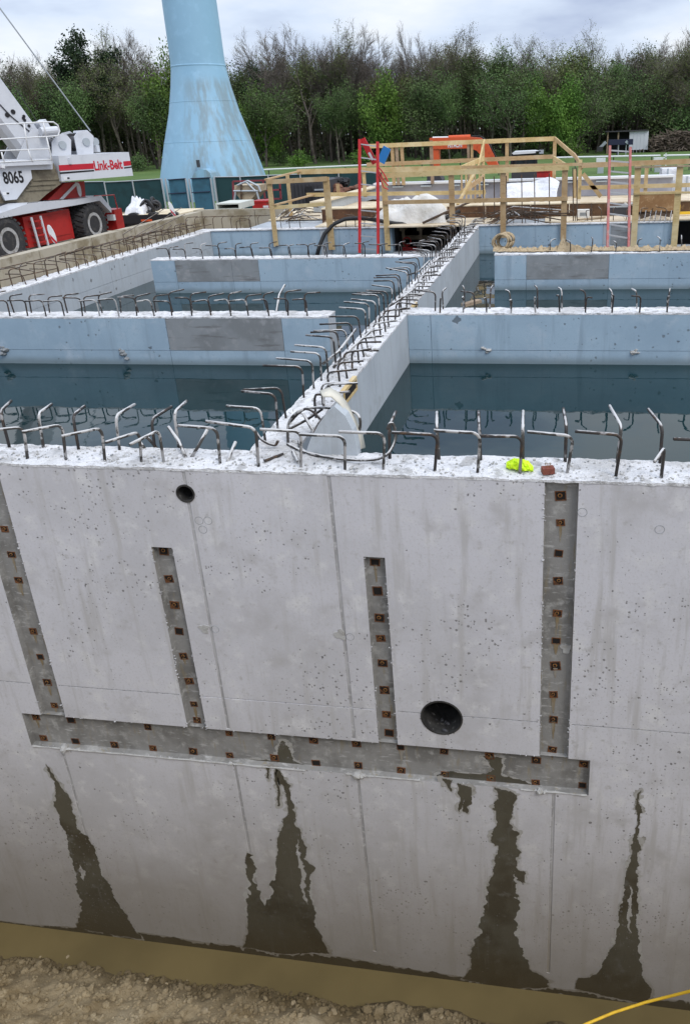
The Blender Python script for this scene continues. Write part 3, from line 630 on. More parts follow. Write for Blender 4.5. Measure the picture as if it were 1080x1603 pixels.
# tangle of bent bars where the central wall meets the front wall
for k, pts in enumerate(([(451, 695, 0), (452, 662, .2), (470, 643, .36), (500, 638, .36), (548, 643, .33), (563, 655, .28), (562, 680, .12), (556, 712, 0)],
                         [(540, 716, 0), (520, 690, .1), (500, 655, .3), (478, 640, .38), (455, 660, .2)],
                         [(484, 712, 0), (492, 680, .18), (505, 655, .3), (530, 640, .36)],
                         [(508, 708, 0), (490, 675, .2), (475, 648, .33)],
                         [(452, 672, .2), (480, 657, .26), (505, 640, .34)],
                         [(435, 690, .1), (430, 697, .05), (412, 690, .1), (400, 675, .12)],
                         [(450, 695, .03), (480, 708, .03), (530, 718, .04), (580, 720, .05), (605, 712, .12), (618, 690, .2), (617, 668, .32), (611, 662, .36), (606, 672, .3)],
                         [(468, 690, .05), (475, 705, .03), (500, 715, .02)],
                         [(495, 655, .0), (493, 622, .22), (505, 617, .3), (548, 613, .3)],
                         [(507, 640, .0), (508, 612, .2), (520, 602, .28), (560, 600, .28)])):
    pts = [onZ(a, b_, c) for a, b_, c in pts]
    sm = []
    for i in range(len(pts) - 1):                                # round the bends a little
        p0, p1, p2, p3 = pts[max(i - 1, 0)], pts[i], pts[i + 1], pts[min(i + 2, len(pts) - 1)]
        for s_ in range(5):
            t = s_ / 5; sm.append(.5 * ((2 * p1) + (p2 - p0) * t + (2 * p0 - 5 * p1 + 4 * p2 - p3) * t * t + (3 * p1 - p0 - 3 * p2 + p3) * t ** 3))
    sm.append(pts[-1]); MB().tube(sm, .0135, 6).build('bent_rebar', m_bar if k % 3 else m_barw, cw, smooth=True)
# grey end block with a cream water stop bent over its far edge
Y0 = onZ(525, 713, 0).y - .02
MB().prism([onY(x, y, Y0) for x, y in ((476, 716), (486, 688), (498, 665), (511, 647), (523, 636), (540, 651), (552, 674), (558, 700), (560, 716))], (0, .13, 0)).build('end_block', m_pale, cw)
nr_ = [onY(x, y, Y0 + .10) for x, y in ((505, 622), (518, 622), (530, 632), (540, 645), (550, 662), (557, 682), (562, 705))]
fr_ = [onY(x, y, Y0 + .36) for x, y in ((500, 613), (515, 608), (530, 616), (542, 631), (555, 654), (567, 682), (571, 702))]
b = MB()
for p, q in zip(nr_, fr_):
    n_ = Vector((.008, 0, .012)); b.v += [tuple(p), tuple(q), tuple(q + n_), tuple(p + n_)]
for i in range(len(nr_) - 1):
    for j in range(4):
        a, c = i * 4 + j, i * 4 + (j + 1) % 4; b.f.append((a, c, c + 4, a + 4)); b.m.append(0)
b.f += [(3, 2, 1, 0), tuple(4 * (len(nr_) - 1) + j for j in range(4))]; b.m += [0, 0]
b.build('water_stop', m_cream, cw, smooth=True)
# wood block-outs cast into the wall edge
for x0, y0, L_, dz in ((XR, 8.3, .62, .16), (XR, 12.9, .42, .3)):
    fr = MB(); 
    for a, c in (((x0 - .04, y0, -dz), (x0 + .012, y0 + L_, -dz + .035)), ((x0 - .04, y0, -.02), (x0 + .012, y0 + L_, .02)), ((x0 - .04, y0, -dz + .035), (x0 + .012, y0 + .035, -.02)), ((x0 - .04, y0 + L_ - .035, -dz + .035), (x0 + .012, y0 + L_, -.02))): fr.box(a, c)
    bo = fr.build('wood_blockout', m_wood, cw); MB().box((x0 - .03, y0 + .037, -dz + .037), (x0 + .003, y0 + L_ - .037, -.022)).build('dark_recess', m_hole, bo)

# ---- cross walls
def cross_wall(label, x0, x1, y0, xsplit, zs, patch, end_left=False, end_right=False, seed=0, pm=None):
    w = thing('concrete_wall', label, 'wall', ((x0 + x1) / 2, y0 + .22, -1))
    MB().box((x0 + .014, y0 + .014, -7), (x1 - .014, y0 + .436, -.006)).build('wall_body', m_blue, w)
    panels(w, ('y', y0 + .014, -1), x0, x1, -1.4, -.008, xsplit, zs, patch)
    panels(w, ('y', y0 + .436, 1), x0, x1, -1.4, -.008, (), ())
    if end_right: panels(w, ('x', x1 - .014, 1), y0 + .014, y0 + .436, -1.4, -.008, (), (), default=m_pale)
    if end_left: panels(w, ('x', x0 + .014, -1), y0 + .014, y0 + .436, -1.4, -.008, (), (), default=m_pale)
    crust(w, x0, x1, y0, y0 + .45, 0, .05, .014)
    return w
w1 = cross_wall('bluish concrete cross wall of the near left tank with a wide grey patched panel and a free right end', -11.2, -3.73, 12.19, (-6.61, -4.54), (-.575,), {(1, 1): m_patch}, end_right=True)
x = -10.6; i = 0
while x < -4.0:
    if i != 20: hook(w1, (x, 12.27, 0), random.uniform(.28, .33), random.uniform(.22, .3), math.pi + R_(35) + random.gauss(0, .15), .0135, random.choice((m_bar, m_barw)), .05)
    hook(w1, (x - .12, 12.55, 0), random.uniform(.30, .36), random.uniform(.2, .3), R_(20) + random.gauss(0, .2), .013, m_bar, .06)
    x += .335 + random.uniform(-.03, .03); i += 1
MB().tube([onZ(433, 488, 0), onZ(437, 462, .22), onZ(446, 446, .34)], .02, 6).build('rebar_stub', m_barw, w1)
w2 = cross_wall('bluish concrete cross wall of the far left tank with two grey patched panels beside its free left end', -10.2, XL, 18.58, (-9.55, -8.05, -7.35), (-.55,), {(1, 1): m_patch, (2, 1): m_patch}, end_left=True)
x = -9.7
while x < -3.2:
    hook(w2, (x, 18.66, 0), random.uniform(.27, .33), random.uniform(.24, .32), math.pi + R_(15) + random.gauss(0, .12), .0135, m_bar, .05)
    hook(w2, (x - .13, 18.93, 0), random.uniform(.27, .36), random.uniform(.14, .26), R_(25) + random.gauss(0, .3), .013, random.choice((m_bar, m_barw)), .07)
    x += .46 + random.uniform(-.04, .04)
w3 = cross_wall('bluish concrete cross wall of the near right tank joined to the central wall', XR, 9.0, 12.4, (-2.05, 2.35, 5.5), (-.60,), {})
x = -1.9
while x < 8.6:
    hook(w3, (x, 12.46, 0), random.uniform(.24, .30), random.uniform(.14, .2), R_(-75) + random.gauss(0, .35), .0135, random.choice((m_bar, m_barw)), .04)
    hook(w3, (x + random.uniform(-.03, .06), 12.76, 0), random.uniform(.30, .36), random.uniform(.12, .2), R_(100) + random.gauss(0, .5), .0135, random.choice((m_bar, m_barw)), .05)
    x += .40 + random.uniform(-.03, .03)
hook(w3, (-1.75 - .25, 12.6, 0), .33, .3, math.pi, .0135, m_bar); hook(w3, (-1.35, 12.7, 0), .3, .24, math.pi * .9, .0135, m_bar)
for x_, y_ in ((760, 546), (993, 553)):                           # broken tie cones
    p = onY(x_, y_, 12.4); b = MB()
    for k in range(5): b.rock(p + Vector((random.uniform(-.05, .05), -.0, random.uniform(-.06, .05))), random.uniform(.025, .055))
    b.build('tie_cone', m_mortar, w3)
for wl, x_, y_, Y in ((w1, 6, 549, 12.19), (w1, 194, 553, 12.19), (w2, 0, 0, 0)):
    if Y:
        p = onY(x_, y_, Y); b = MB()
        for k in range(6): b.rock(p + Vector((random.uniform(-.07, .07), .0, random.uniform(-.09, .07))), random.uniform(.03, .07))
        b.build('tie_cone', m_patch, wl)
p = onZ(738, 479, .0); b = MB(); b.bar(p + Vector((-.13, -.12, .04)), p + Vector((.12, .14, .06)), .12, .05)
tb = b.build('timber_offcut', m_wood2); setp(tb, 'short weathered timber offcut lying on the near right cross wall', 'timber')
w4 = cross_wall('bluish concrete cross wall of the far right tank with a grey patched panel, strewn with burlap', -1.50, 9.0, 18.7, (-.74, 1.18, 4.3), (-.585,), {(1, 1): m_patch}, end_left=True)
x = -.2
while x < 8.6:
    hook(w4, (x, 18.8 + random.uniform(0, .25), 0), random.uniform(.25, .34), random.uniform(.1, .18), random.uniform(.5, 2.4), .013, random.choice((m_bar, m_barw)), .06); x += .52 + random.uniform(-.05, .05)

# ---- left outer wall
ow = thing('concrete_wall', 'pale outer tank wall on the left, running back beside the muddy retaining wall', 'wall', (-11.46, 15, -1))
MB().box((-11.69, YF + .46, -7), (-11.244, 24.65, -.006)).build('wall_body', m_pale, ow)
panels(ow, ('x', -11.244, 1), YF + .47, 24.6, -1.4, -.008, (9.2, 12.1, 15.3, 18.4, 21.6), (-.5,), default=m_pale)
crust(ow, -11.69, -11.23, YF + .47, 24.6, 0, .07, .02)
y = 9.6
while y < 24:
    hook(ow, (-11.58, y, 0), random.uniform(.34, .42), random.uniform(.3, .5), math.pi * .5 + random.gauss(0, .2), .0125, m_barr, .05)
    if y > 15: hook(ow, (-11.40, y + .2, 0), random.uniform(.16, .26), random.uniform(.6, .9), R_(160) + random.gauss(0, .2), .0125, m_barr, .07)
    y += .40 + random.uniform(-.04, .04)
for k, (y0, y1, z) in enumerate(((10, 18.5, .40), (17, 22.5, .36), (19, 24.5, .30), (12, 16.5, .18), (20.5, 25, .2))):
    MB().tube([(-11.55 - .05 * k, y0, z), (-11.62, (y0 + y1) / 2, z + .03), (-11.58 + .06 * k, y1, z - .02)], .012, 5).build('rebar', m_barr, ow)
for a, b_ in (((195, 385), (265, 322)), ((210, 392), (285, 325)), ((225, 388), (290, 335)), ((0, 426), (40, 392))):
    p, q = onX(*a, -11.7), onX(*b_, -13.2); p.z = max(p.z, .02)
    MB().tube([p, p + Vector((0, .05, .3)), q], .012, 5).build('rebar', m_barr, ow)

# ---- muddy retaining wall beside the crane
rw = thing('retaining_wall', 'muddy tan panel retaining wall between the crane and the tanks', 'wall', (-13.4, 18, -1))
MB().box((-13.62, 4, -7.5), (-13.30, 28.6, .28)).build('wall_body', m_tan, rw)
MB().box((-13.62, 28.6, -7.5), (-9.9, 28.9, .32)).build('return_wall', m_tan, rw)
panels(rw, ('x', -13.30, 1), 4, 28.4, -2.2, .30, [6.4 + 2.45 * k for k in range(9)], (), default=m_tan, th=.03, joint=.03)
panels(rw, ('y', 28.6, -1), -13.27, -9.9, -1.5, .34, (-11.2,), (), default=m_tan, th=.03, joint=.03)
MB().box((-13.27, 6.5, -1.5), (-11.7, 28.57, -.35)).build('backfill', m_dirt, kind='structure')
b = MB()
for k in range(9):
    x_ = -12.9 + k * .33; b.tube([(x_, 26.6, -.4), (x_, 26.6, .22), (x_ + .05, 26.62, .3), (x_ + .4, 26.65, .31)], .011, 5)
for k in range(9):
    pass
for k in range(9):
    x_ = -12.9 + k * .33; MB().tube([(x_, 26.4, -.4), (x_, 26.4, .2), (x_ + .06, 26.42, .28), (x_ + .42, 26.5, .29)], .012, 5).build('rebar_hook', m_barr, rw)

# ---- back wall of the tanks
YB = 24.62
bw = thing('concrete_wall', 'bluish concrete back wall of the tanks carrying the plywood deck, with two dark openings', 'wall', (-2, YB + .2, -1))
xo0, xo1 = onY(613, 370, YB).x, onY(744, 370, YB).x
xo2 = onY(1058, 370, YB).x
for a, c in ((-11.7, xo0), (xo1, xo2)): MB().box((a, YB + .014, -7), (c, YB + .45, -.006)).build('wall_body', m_blue, bw)
MB().box((xo2 + 1.6, YB + .014, -7), (9.4, YB + .45, -.006)).build('wall_body', m_blue, bw)
MB().box((xo0, YB + .014, -7), (xo1, YB + .45, -.78)).build('sill_wall', m_pale, bw); MB().box((xo2, YB + .014, -7), (xo2 + 1.6, YB + .45, -.70)).build('sill_wall', m_pale, bw)
panels(bw, ('y', YB + .014, -1), -11.24, xo0, -1.3, -.008, (-9.0, -7.55, -7.2), (-.55,), {(2, 1): m_pale, (2, 0): m_pale})
panels(bw, ('y', YB + .014, -1), xo1, xo2, -1.3, -.008, [onY(q, 370, YB).x for q in (769, 838, 943, 955, 986)], (-.62,), {(4, 1): m_patch, (4, 0): m_patch, (3, 1): m_pale})
MB().box((-11.7, YB - .03, 0), (xo0 - .02, YB + .45, .03)).build('top_crust', m_crust, bw)
MB().box((xo1 + .02, YB - .03, 0), (xo2, YB + .45, .03)).build('top_crust', m_crust, bw)
for px_, t_, b_ in ((757, 277, 352), (774, 276, 351), (793, 275, 351), (817, 273, 350), (837, 272, 349), (860, 272, 348), (897, 262, 347), (903, 262, 346), (926, 318, 347)):
    p, q = onY(px_, b_, 24.9), onY(px_ - 1, t_, 24.9); MB().tube([(p.x, p.y, .0), q], .016, 5).build('starter_bar', m_barr, bw)
for px_ in (370, 392, 440, 453, 470, 525, 541, 556, 570, 590):
    p = onY(px_, 350, 24.8); hook(bw, (p.x, 24.8, 0.02), random.uniform(.28, .36), random.uniform(.3, .42), random.choice((0, math.pi)) + random.gauss(0, .3), .013, m_barr, .05)
x = -1.4
while x < 3.2:
    hook(bw, (x, 24.95, 0.02), random.uniform(.3, .4), .3, random.uniform(0, 6), .012, m_barr, .1); x += .38
for k in range(9):
    a = onY(610 + 20 * k, 343, 25.3); MB().tube([(a.x - .9, 25.2 + .05 * k, .30 + .03 * nz(k, 0)), (a.x + .2, 25.25, .34 + .05 * nz(k, 4)), (a.x + 1.2, 25.3 + .04 * k, .31)], .012, 5).build('rebar', m_barr, bw)

# ------------------------------------------------------------------ deck beyond the tanks
dk = thing('plywood_deck', 'plywood deck and brown form band behind the tank back wall', 'deck', (-2, 27, 0))
MB().box((-10.2, YB + .46, -.02), (9.4, 34.0, .0)).build('deck_slab', m_pale, dk)
xs_ = [-10.2 + 1.22 * k for k in range(17)]
for k in range(16):
    for j, (y0, y1) in enumerate(((YB + .2, 26.3), (27.2, 29.5), (29.51, 31.9), (31.91, 33.9))):
        if j == 0 and not (xo0 - 3.5 < xs_[k] < xo1 or xs_[k] > -1): continue
        MB().box((xs_[k] + .004, y0, .0 + .036), (xs_[k + 1] - .004, y1, .058 + .006 * ((k + j) % 3))).build('plywood_sheet', m_ply, dk)
for px0, px1 in ((505, 586), (586, 600), (700, 760), (760, 830), (830, 890), (890, 950), (950, 1000), (1000, 1100)):
    a, c = onY(px0, 340, 26.5).x, onY(px1, 340, 26.5).x
    MB().box((a + .008, 26.42, .0), (c - .008, 26.50, .44)).build('form_panel', m_form, dk)
    MB().box((a, 26.40, .44), (c, 27.1, .475)).build('form_cap', m_ply, dk)
# soffit, shoring and interior seen through the openings
MB().box((xo0 - .05, YB - .22, .03), (xo1 + .02, 27.0, .075)).build('soffit_sheet', m_ply, dk)
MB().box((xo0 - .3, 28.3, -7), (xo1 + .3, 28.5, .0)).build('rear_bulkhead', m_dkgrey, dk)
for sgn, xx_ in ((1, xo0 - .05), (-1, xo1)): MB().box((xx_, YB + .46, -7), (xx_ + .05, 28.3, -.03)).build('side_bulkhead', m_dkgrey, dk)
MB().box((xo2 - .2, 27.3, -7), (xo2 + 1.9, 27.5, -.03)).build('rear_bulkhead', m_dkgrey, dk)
for px_ in (632, 659):
    p = onY(px_, 380, 26.0); sh = thing('shoring_post', 'timber shoring post under the plywood soffit, %s' % ('left one' if px_ < 640 else 'right one'), 'post', (p.x, 26, -1), 'shoring posts in the dark opening')
    MB().bar((p.x, 26, -2.2), (p.x, 26, -.25), .09, .09).build('shaft', m_wood2, sh); MB().bar((p.x, 25.75, -.18), (p.x, 26.3, -.18), .16, .12).build('head', m_wood2, sh)
MB().bar((xo0, 26.6, -.55), (xo1, 26.6, -.55), .08, .14).build('waler', m_wood2, dk)
rv = onY(637, 383, 25.6); vt = thing('valve', 'small red valve with a handwheel in the dark opening', 'valve', rv)
MB().tube([rv + Vector((0, 0, -.5)), rv + Vector((0, 0, .05))], .03, 8).build('stem', m_cred, vt); MB().tube([rv + Vector((.13 * math.cos(a), .02 * math.sin(a), .1 + .13 * math.sin(a))) for a in [R_(24 * k) for k in range(16)]], .02, 6).build('handwheel', m_cred, vt)
MB().bar(rv + Vector((-.15, 0, -.12)), rv + Vector((.4, 0, -.16)), .12, .12).build('body', m_cred, vt)

# far knee walls of the second basin
kw = thing('knee_wall', 'far grey concrete wall of the second basin with a white cap', 'wall', (-2, 34, 0))
fx0, fx1 = onY(588, 300, 33.9).x, onY(1052, 290, 33.9).x
MB().box((fx0, 33.92, -.02), (fx1, 34.25, .72)).build('wall_body', m_pale, kw)
sp = [fx0 + (fx1 - fx0) * k / 6 for k in range(7)]
panels(kw, ('y', 33.92, -1), fx0, fx1, .07, .72, sp[1:-1], (), default=mk('lilac_grey_concrete', (.34, .345, .40), .7, [(1.2, 5, (.28, .285, .33), .42, .65)]))
MB().box((fx0 - .05, 33.72, .723), (fx1 + .05, 34.4, .80)).build('cap', m_white, kw)
for k in range(8): MB().box((fx0 + .8 + 1.2 * k, 33.6, .62), (fx0 + 1.25 + 1.2 * k, 33.9, .665)).build('form_bracket', m_galv, kw)
k2 = thing('knee_wall', 'long low concrete wall running back at the left side of the second basin', 'wall', (-9, 33, 0))
pa, pb = onZ(490, 318, .42), onZ(592, 291, .42)
b = MB(); n2 = Vector((.3, -.02, 0)); b.prism([pa, pb, pb + n2, pa + n2], (0, 0, -.44)); b.build('wall_body', m_pale, k2)
b = MB(); b.prism([pa + Vector((-.1, -.1, .005)), pb + Vector((-.1, .1, .005)), pb + n2 + Vector((.1, .1, .005)), pa + n2 + Vector((.1, -.1, .005))], (0, 0, .06)); b.build('cap', m_ply, k2)

# ------------------------------------------------------------------ guardrails
def lumber(t, nm, p, q, w=.04, h=.09, mt=None, up=(0, 0, 1)): return MB().bar(p, q, w, h, up).build(nm, mt or m_wood, t)
def post(t, x, y, z0, z1, mt=None, w=.09, dpt=.04): return MB().box((x - w / 2, y - dpt / 2, z0), (x + w / 2, y + dpt / 2, z1)).build('post', mt or m_wood, t)
def px_rail(t, a, c, Y, th=.04, h=.1, mt=None):
    p, q = onY(*a, Y), onY(*c, Y); return lumber(t, 'rail', p, q, th, h, mt)
YA, YBk, YC = 24.53, 27.7, 33.5
ga = thing('guardrail', 'near left section of the new timber guardrail on the tank back wall', 'guardrail', (-8, YA, 0), 'timber guardrails round the deck')
for x0, y0, y1 in ((427, 284, 386), (515, 277, 391)):
    p, q = onY(x0 - 3, y0, YA), onY(x0 + 3, y1, YA); post(ga, (p.x + q.x) / 2, YA, q.z, p.z, w=.15 if x0 < 500 else .2)
px_rail(ga, (417, 285), (512, 280), YA - .045, h=.14); px_rail(ga, (428, 325), (515, 319), YA + .045, h=.11)
a = onY(417, 281, YA); c = onY(468, 268, YBk); lumber(ga, 'rail', a, c, .14, .04); a = onY(430, 321, YA); c = onY(490, 305, YBk); lumber(ga, 'rail', a, c, .14, .04)
gb = thing('guardrail', 'near middle section of the new timber guardrail over the dark opening and starter bars', 'guardrail', (-2, YA, 0), 'timber guardrails round the deck')
for x0, x1, y0, y1 in ((602, 606, 276, 392), (706, 708, 271, 357), (787, 787, 268, 372), (883, 882, 263, 375)):
    p, q = onY(x0, y0, YA), onY(x1, y1, YA); post(gb, (p.x + q.x) / 2, YA, q.z, p.z, w=.17)
px_rail(gb, (598, 275), (890, 262), YA - .045, h=.15); px_rail(gb, (600, 317), (888, 311), YA - .045, h=.12)
gc = thing('guardrail', 'near right section of the new timber guardrail beside the pink ladder', 'guardrail', (3, YA, 0), 'timber guardrails round the deck')
for x0, x1, y0, y1 in ((998, 991, 259, 386), (1064, 1054, 258, 386), (1135, 1125, 256, 386)):
    p, q = onY(x0, y0, YA), onY(x1, y1, YA); post(gc, (p.x + q.x) / 2, YA, q.z, p.z, w=.18)
px_rail(gc, (992, 303), (1140, 300), YA - .045, h=.06); px_rail(gc, (992, 262), (1140, 258), YA - .045, h=.05, mt=m_wood2)
gd = thing('guardrail', 'second long timber guardrail behind the near ones, across the whole deck', 'guardrail', (-2, YBk, 0), 'timber guardrails round the deck')
px_rail(gd, (465, 269), (722, 263), YBk, h=.17); px_rail(gd, (480, 305), (760, 301), YBk, h=.13)
px_rail(gd, (722, 262), (912, 257), YBk, h=.1); px_rail(gd, (910, 259), (1140, 250), YBk, h=.16); px_rail(gd, (908, 294), (1140, 288), YBk, h=.13)
for x0, y0, y1 in ((449, 273, 340), (568, 262, 310), (1012, 262, 322), (908, 250, 312), (900, 265, 310), (528, 288, 304)):
    p, q = onY(x0, y0, YBk), onY(x0 + 2, y1, YBk); post(gd, p.x, YBk + .05, max(q.z, .05), p.z, w=.12)
lumber(gd, 'brace', onY(912, 272, YBk), onY(940, 308, YBk), .04, .14); lumber(gd, 'brace', onY(745, 265, YBk - .1), onY(716, 320, YBk - 1.2), .1, .05)
ge = thing('guardrail', 'far upper timber guardrail in front of the orange excavator', 'guardrail', (-2, YC, 1), 'timber guardrails round the deck')
px_rail(ge, (574, 229), (868, 217), YC, h=.17); px_rail(ge, (574, 258), (868, 245), YC, h=.16)
for x0, y0, y1, mt in ((613, 228, 290, m_wood), (620, 228, 290, m_wood2), (628, 226, 290, m_wood), (674, 220, 288, m_wood2), (733, 222, 288, m_wood2), (737, 222, 262, m_wood), (793, 221, 284, m_wood), (868, 216, 262, m_wood), (755, 220, 284, m_wood)):
    p, q = onY(x0, y0, YC), onY(x0 + 2, y1, YC); post(ge, p.x, YC + .07, min(q.z, .8), p.z, mt, w=.14)
def br(t, a, Ya, c, Yc, w=.05, h=.15): lumber(t, 'rail', onY(*a, Ya), onY(*c, Yc), w, h)
br(ge, (868, 217), YC, (898, 243), YC - 2.2); br(ge, (866, 247), YC, (888, 261), YC - 2.2); br(ge, (898, 242), YC - 2.2, (911, 261), YBk)
st = thing('stair_rail', 'short sloping timber stair rail with balusters in the middle of the deck', 'stair', (-2.5, 29, 0))
br(st, (720, 264), 29.0, (757, 248), 32.2, .05, .17); br(st, (722, 302), 29.0, (757, 277), 32.2, .05, .17)
for k in range(6):
    t = k / 5; a = onY(722 + 35 * t, 264 - 16 * t, 29 + 3.2 * t); MB().box((a.x - .03, a.y - .05, .1), (a.x + .03, a.y - .01, a.z)).build('baluster', m_wood, st)
br(st, (748, 262), 31, (758, 220), 32.8, .06, .12)

# ------------------------------------------------------------------ ladders and loose things on the deck
def ladder(t, pl0, pl1, pr0, pr1, nr, mt, w=.045, dpt=.09, r0=.04):
    pl0, pl1, pr0, pr1 = map(Vector, (pl0, pl1, pr0, pr1)); fw_ = (pl1 - pl0).cross(pr0 - pl0).normalized()
    for p, q in ((pl0, pl1), (pr0, pr1)): MB().bar(p, q, w, dpt, fw_).build('side_rail', mt, t)
    for k in range(nr):
        u = r0 + (1 - 2 * r0) * k / (nr - 1); MB().bar(pl0.lerp(pl1, u), pr0.lerp(pr1, u), .035, .035).build('rung', m_alu, t)
YL = 24.1
lr = thing('ladder', 'bright red extension ladder leaning against the tank back wall', 'ladder', onY(578, 393, YL))
ladder(lr, onY(563, 396, YL - .15), onY(563, 218, YL + .3), onY(592, 398, YL - .15), onY(591, 222, YL + .3), 9, m_red, .075, .1)
fly = MB(); p, q = onY(567, 217, YL + .42), onY(587, 256, YL + .5); fly.bar(p, q, .05, .17, (1, 0, .5)); fo = fly.build('fly_rail', m_red, lr)
MB().bar(p.lerp(q, .55) + Vector((0, -.06, 0)), p.lerp(q, .85) + Vector((0, -.06, 0)), .02, .07, (1, 0, .5)).build('warning_label', m_white, lr)
for k in range(3):
    p = onY(593, 262 + 6 * k, YL + .1); MB().tube([p, p + Vector((.12, .02, -.16 - .1 * k)), p + Vector((.26, .02, -.42))], .02, 5).build('rope_tail', m_red, lr)
bc = onY(600, 245, 26.5); b = MB(); b.bar(onY(606, 231, 26.5), onY(596, 254, 26.5), .08, .26, (1, 0, .3)); setp(b.build('toolbag', m_bluecl), 'blue plastic sleeve hanging behind the red ladder', 'sleeve')
lp = thing('ladder', 'faded pink ladder leaning on the far right cross wall', 'ladder', onY(967, 392, 19.3))
ladder(lp, onY(950, 391, 19.3), onY(954, 229, 20.6), onY(983, 397, 19.3), onY(986, 231, 20.6), 10, m_pink, .055, .08)
# burlap on the far right cross wall
bu = thing('burlap_coil', 'tangled coil of burlap strip on the far right cross wall', 'burlap', onZ(787, 392, .02))
bp = ORG[bu]
for k in range(7):
    ph = k * .5; MB().tube([bp + Vector((.02 * k - .05 + (.18 + .03 * math.sin(ph * 3)) * math.cos(a) * (1 + .1 * math.sin(2 * a + k)), .05 * k - .12, .21 + (.17 + .02 * math.cos(k)) * math.sin(a))) for a in [R_(24 * j) for j in range(16)]], .028, 5).build('loop', m_burlap, bu, smooth=True)
def crumple(name, px, Y, mt, amp, lab, cat, seg=40, wid=.3, z=.03):
    b = MB(); n_ = 8
    for i in range(seg + 1):
        t = i / seg * (len(px) - 1); k = min(int(t), len(px) - 2); t -= k
        p = onZ(px[k][0] + (px[k + 1][0] - px[k][0]) * t, px[k][1] + (px[k + 1][1] - px[k][1]) * t, z)
        for j in range(n_ + 1):
            v = (j / n_ - .5) * wid * (1 + .5 * nz(i * .4, 2))
            b.v.append((p.x + .05 * nz(i, j, 2, .5), p.y + v, z + max(-.03, amp * (1.1 - (2 * j / n_ - 1) ** 2) * (.6 + nz(i * .45, j * .5, 3) + .6 * nz(i * .9, j, 6)))))
    for i in range(seg):
        for j in range(n_):
            a = i * (n_ + 1) + j; b.f.append((a, a + n_ + 1, a + n_ + 2, a + 1)); b.m.append(0)
    return setp(b.build(name, mt, smooth=True), lab, cat)
crumple('burlap_strip', [(772, 393), (840, 393), (900, 391), (1000, 392), (1090, 390)], 18.9, m_burlap, .10, 'long crumpled burlap strip strewn along the far right cross wall', 'burlap', 110, .26)
b = MB(); top = onY(881, 371, 19.1); 
for k in range(9):
    t = k / 8; b.v += [tuple(top.lerp(onZ(876 + 55 * t * .9, 392, .05), t ** .8) + Vector((0, .04 * nz(k, 1), .05 * (1 - t)))), tuple(onZ(870 + 62 * t, 394, .02))]
for k in range(8): b.f.append((2 * k, 2 * k + 1, 2 * k + 3, 2 * k + 2)); b.m.append(0)
n0 = len(b.v); b.v += [(x_, y_ + .03, z_) for x_, y_, z_ in b.v]; b.f += [tuple(reversed([i + n0 for i in q])) for q in list(b.f)]; b.m += b.m[:]
setp(b.build('burlap_drape', m_burlap), 'burlap sheet drooping from a timber post onto the far right cross wall', 'burlap')
# black hose arching out of the far left tank
hp = [(496, 402), (500, 385), (508, 366), (522, 351), (540, 343), (565, 341), (590, 345), (620, 350), (650, 352), (690, 345), (720, 330)]
pts = [onY(x_, y_, 24.2 + .12 * k) for k, (x_, y_) in enumerate(hp)]
setp(MB().tube(pts, .065, 8).build('suction_hose', m_hose, smooth=True), 'thick black hose arching over the tank back wall behind the red ladder', 'hose')
# tarps
def heap(name, px0, px1, Y0, dy, h, mt, lab, cat, seed, z0=.06):
    a, c = onY(px0[0], px0[1], Y0).x, onY(px1[0], px1[1], Y0).x; b = MB(); nx_, ny_ = 46, 22
    for j in range(ny_ + 1):
        for i in range(nx_ + 1):
            u, v = i / nx_, j / ny_; env = max(0, math.sin(math.pi * u)) ** .45 * max(0, math.sin(math.pi * min(1, v * 1.02))) ** .5
            fold = .55 + .42 * nz(u * 2.6 + seed, v * 2, 0) + .26 * abs(nz(u * 5 + v * 3, v * 4 - u * 2, seed)) - .10 * abs(nz(u * 9 - v * 6, v * 7, seed + 3))
            b.v.append((a + (c - a) * (u + .03 * nz(v * 4, u * 3, seed)), Y0 + dy * (v - .5 + .05 * nz(u * 6, v * 3, seed)), z0 + h * env * fold * 1.35))
    for j in range(ny_):
        for i in range(nx_):
            k = j * (nx_ + 1) + i; b.f.append((k, k + 1, k + nx_ + 2, k + nx_ + 1)); b.m.append(0)
    return setp(b.build(name, mt, smooth=True), lab, cat)
heap('tarp', (588, 330), (702, 330), 25.75, 1.35, .95, m_tarp, 'crumpled white tarp heaped on the deck behind the middle guardrail', 'tarp', 3.3)
b = MB(); nx_, ny_ = 40, 26; za, zb = onY(785, 288, 33.4), onY(878, 284, 33.4)
A = [onY(789, 289, 33.45), onY(876, 285, 33.45), onZ(870, 315, .09), onZ(781, 318, .09)]
for j in range(ny_ + 1):
    for i in range(nx_ + 1):
        u, v = i / nx_, j / ny_; p = A[0].lerp(A[1], u).lerp(A[3].lerp(A[2], u), v); w = .22 * abs(nz(u * 3, v * 9, 1)) + .26 * max(0, nz(u * 2, v * 6, 9)); b.v.append(tuple(p + Vector((.05 * nz(v * 6, u * 2, 4), 0, w + .08 * math.sin(math.pi * v)))))
for j in range(ny_):
    for i in range(nx_):
        k = j * (nx_ + 1) + i; b.f.append((k + nx_ + 1, k + nx_ + 2, k + 1, k)); b.m.append(0)
setp(b.build('tarp', m_tarp2), 'clean white sheet draped down over the far basin wall behind the starter bars', 'tarp')
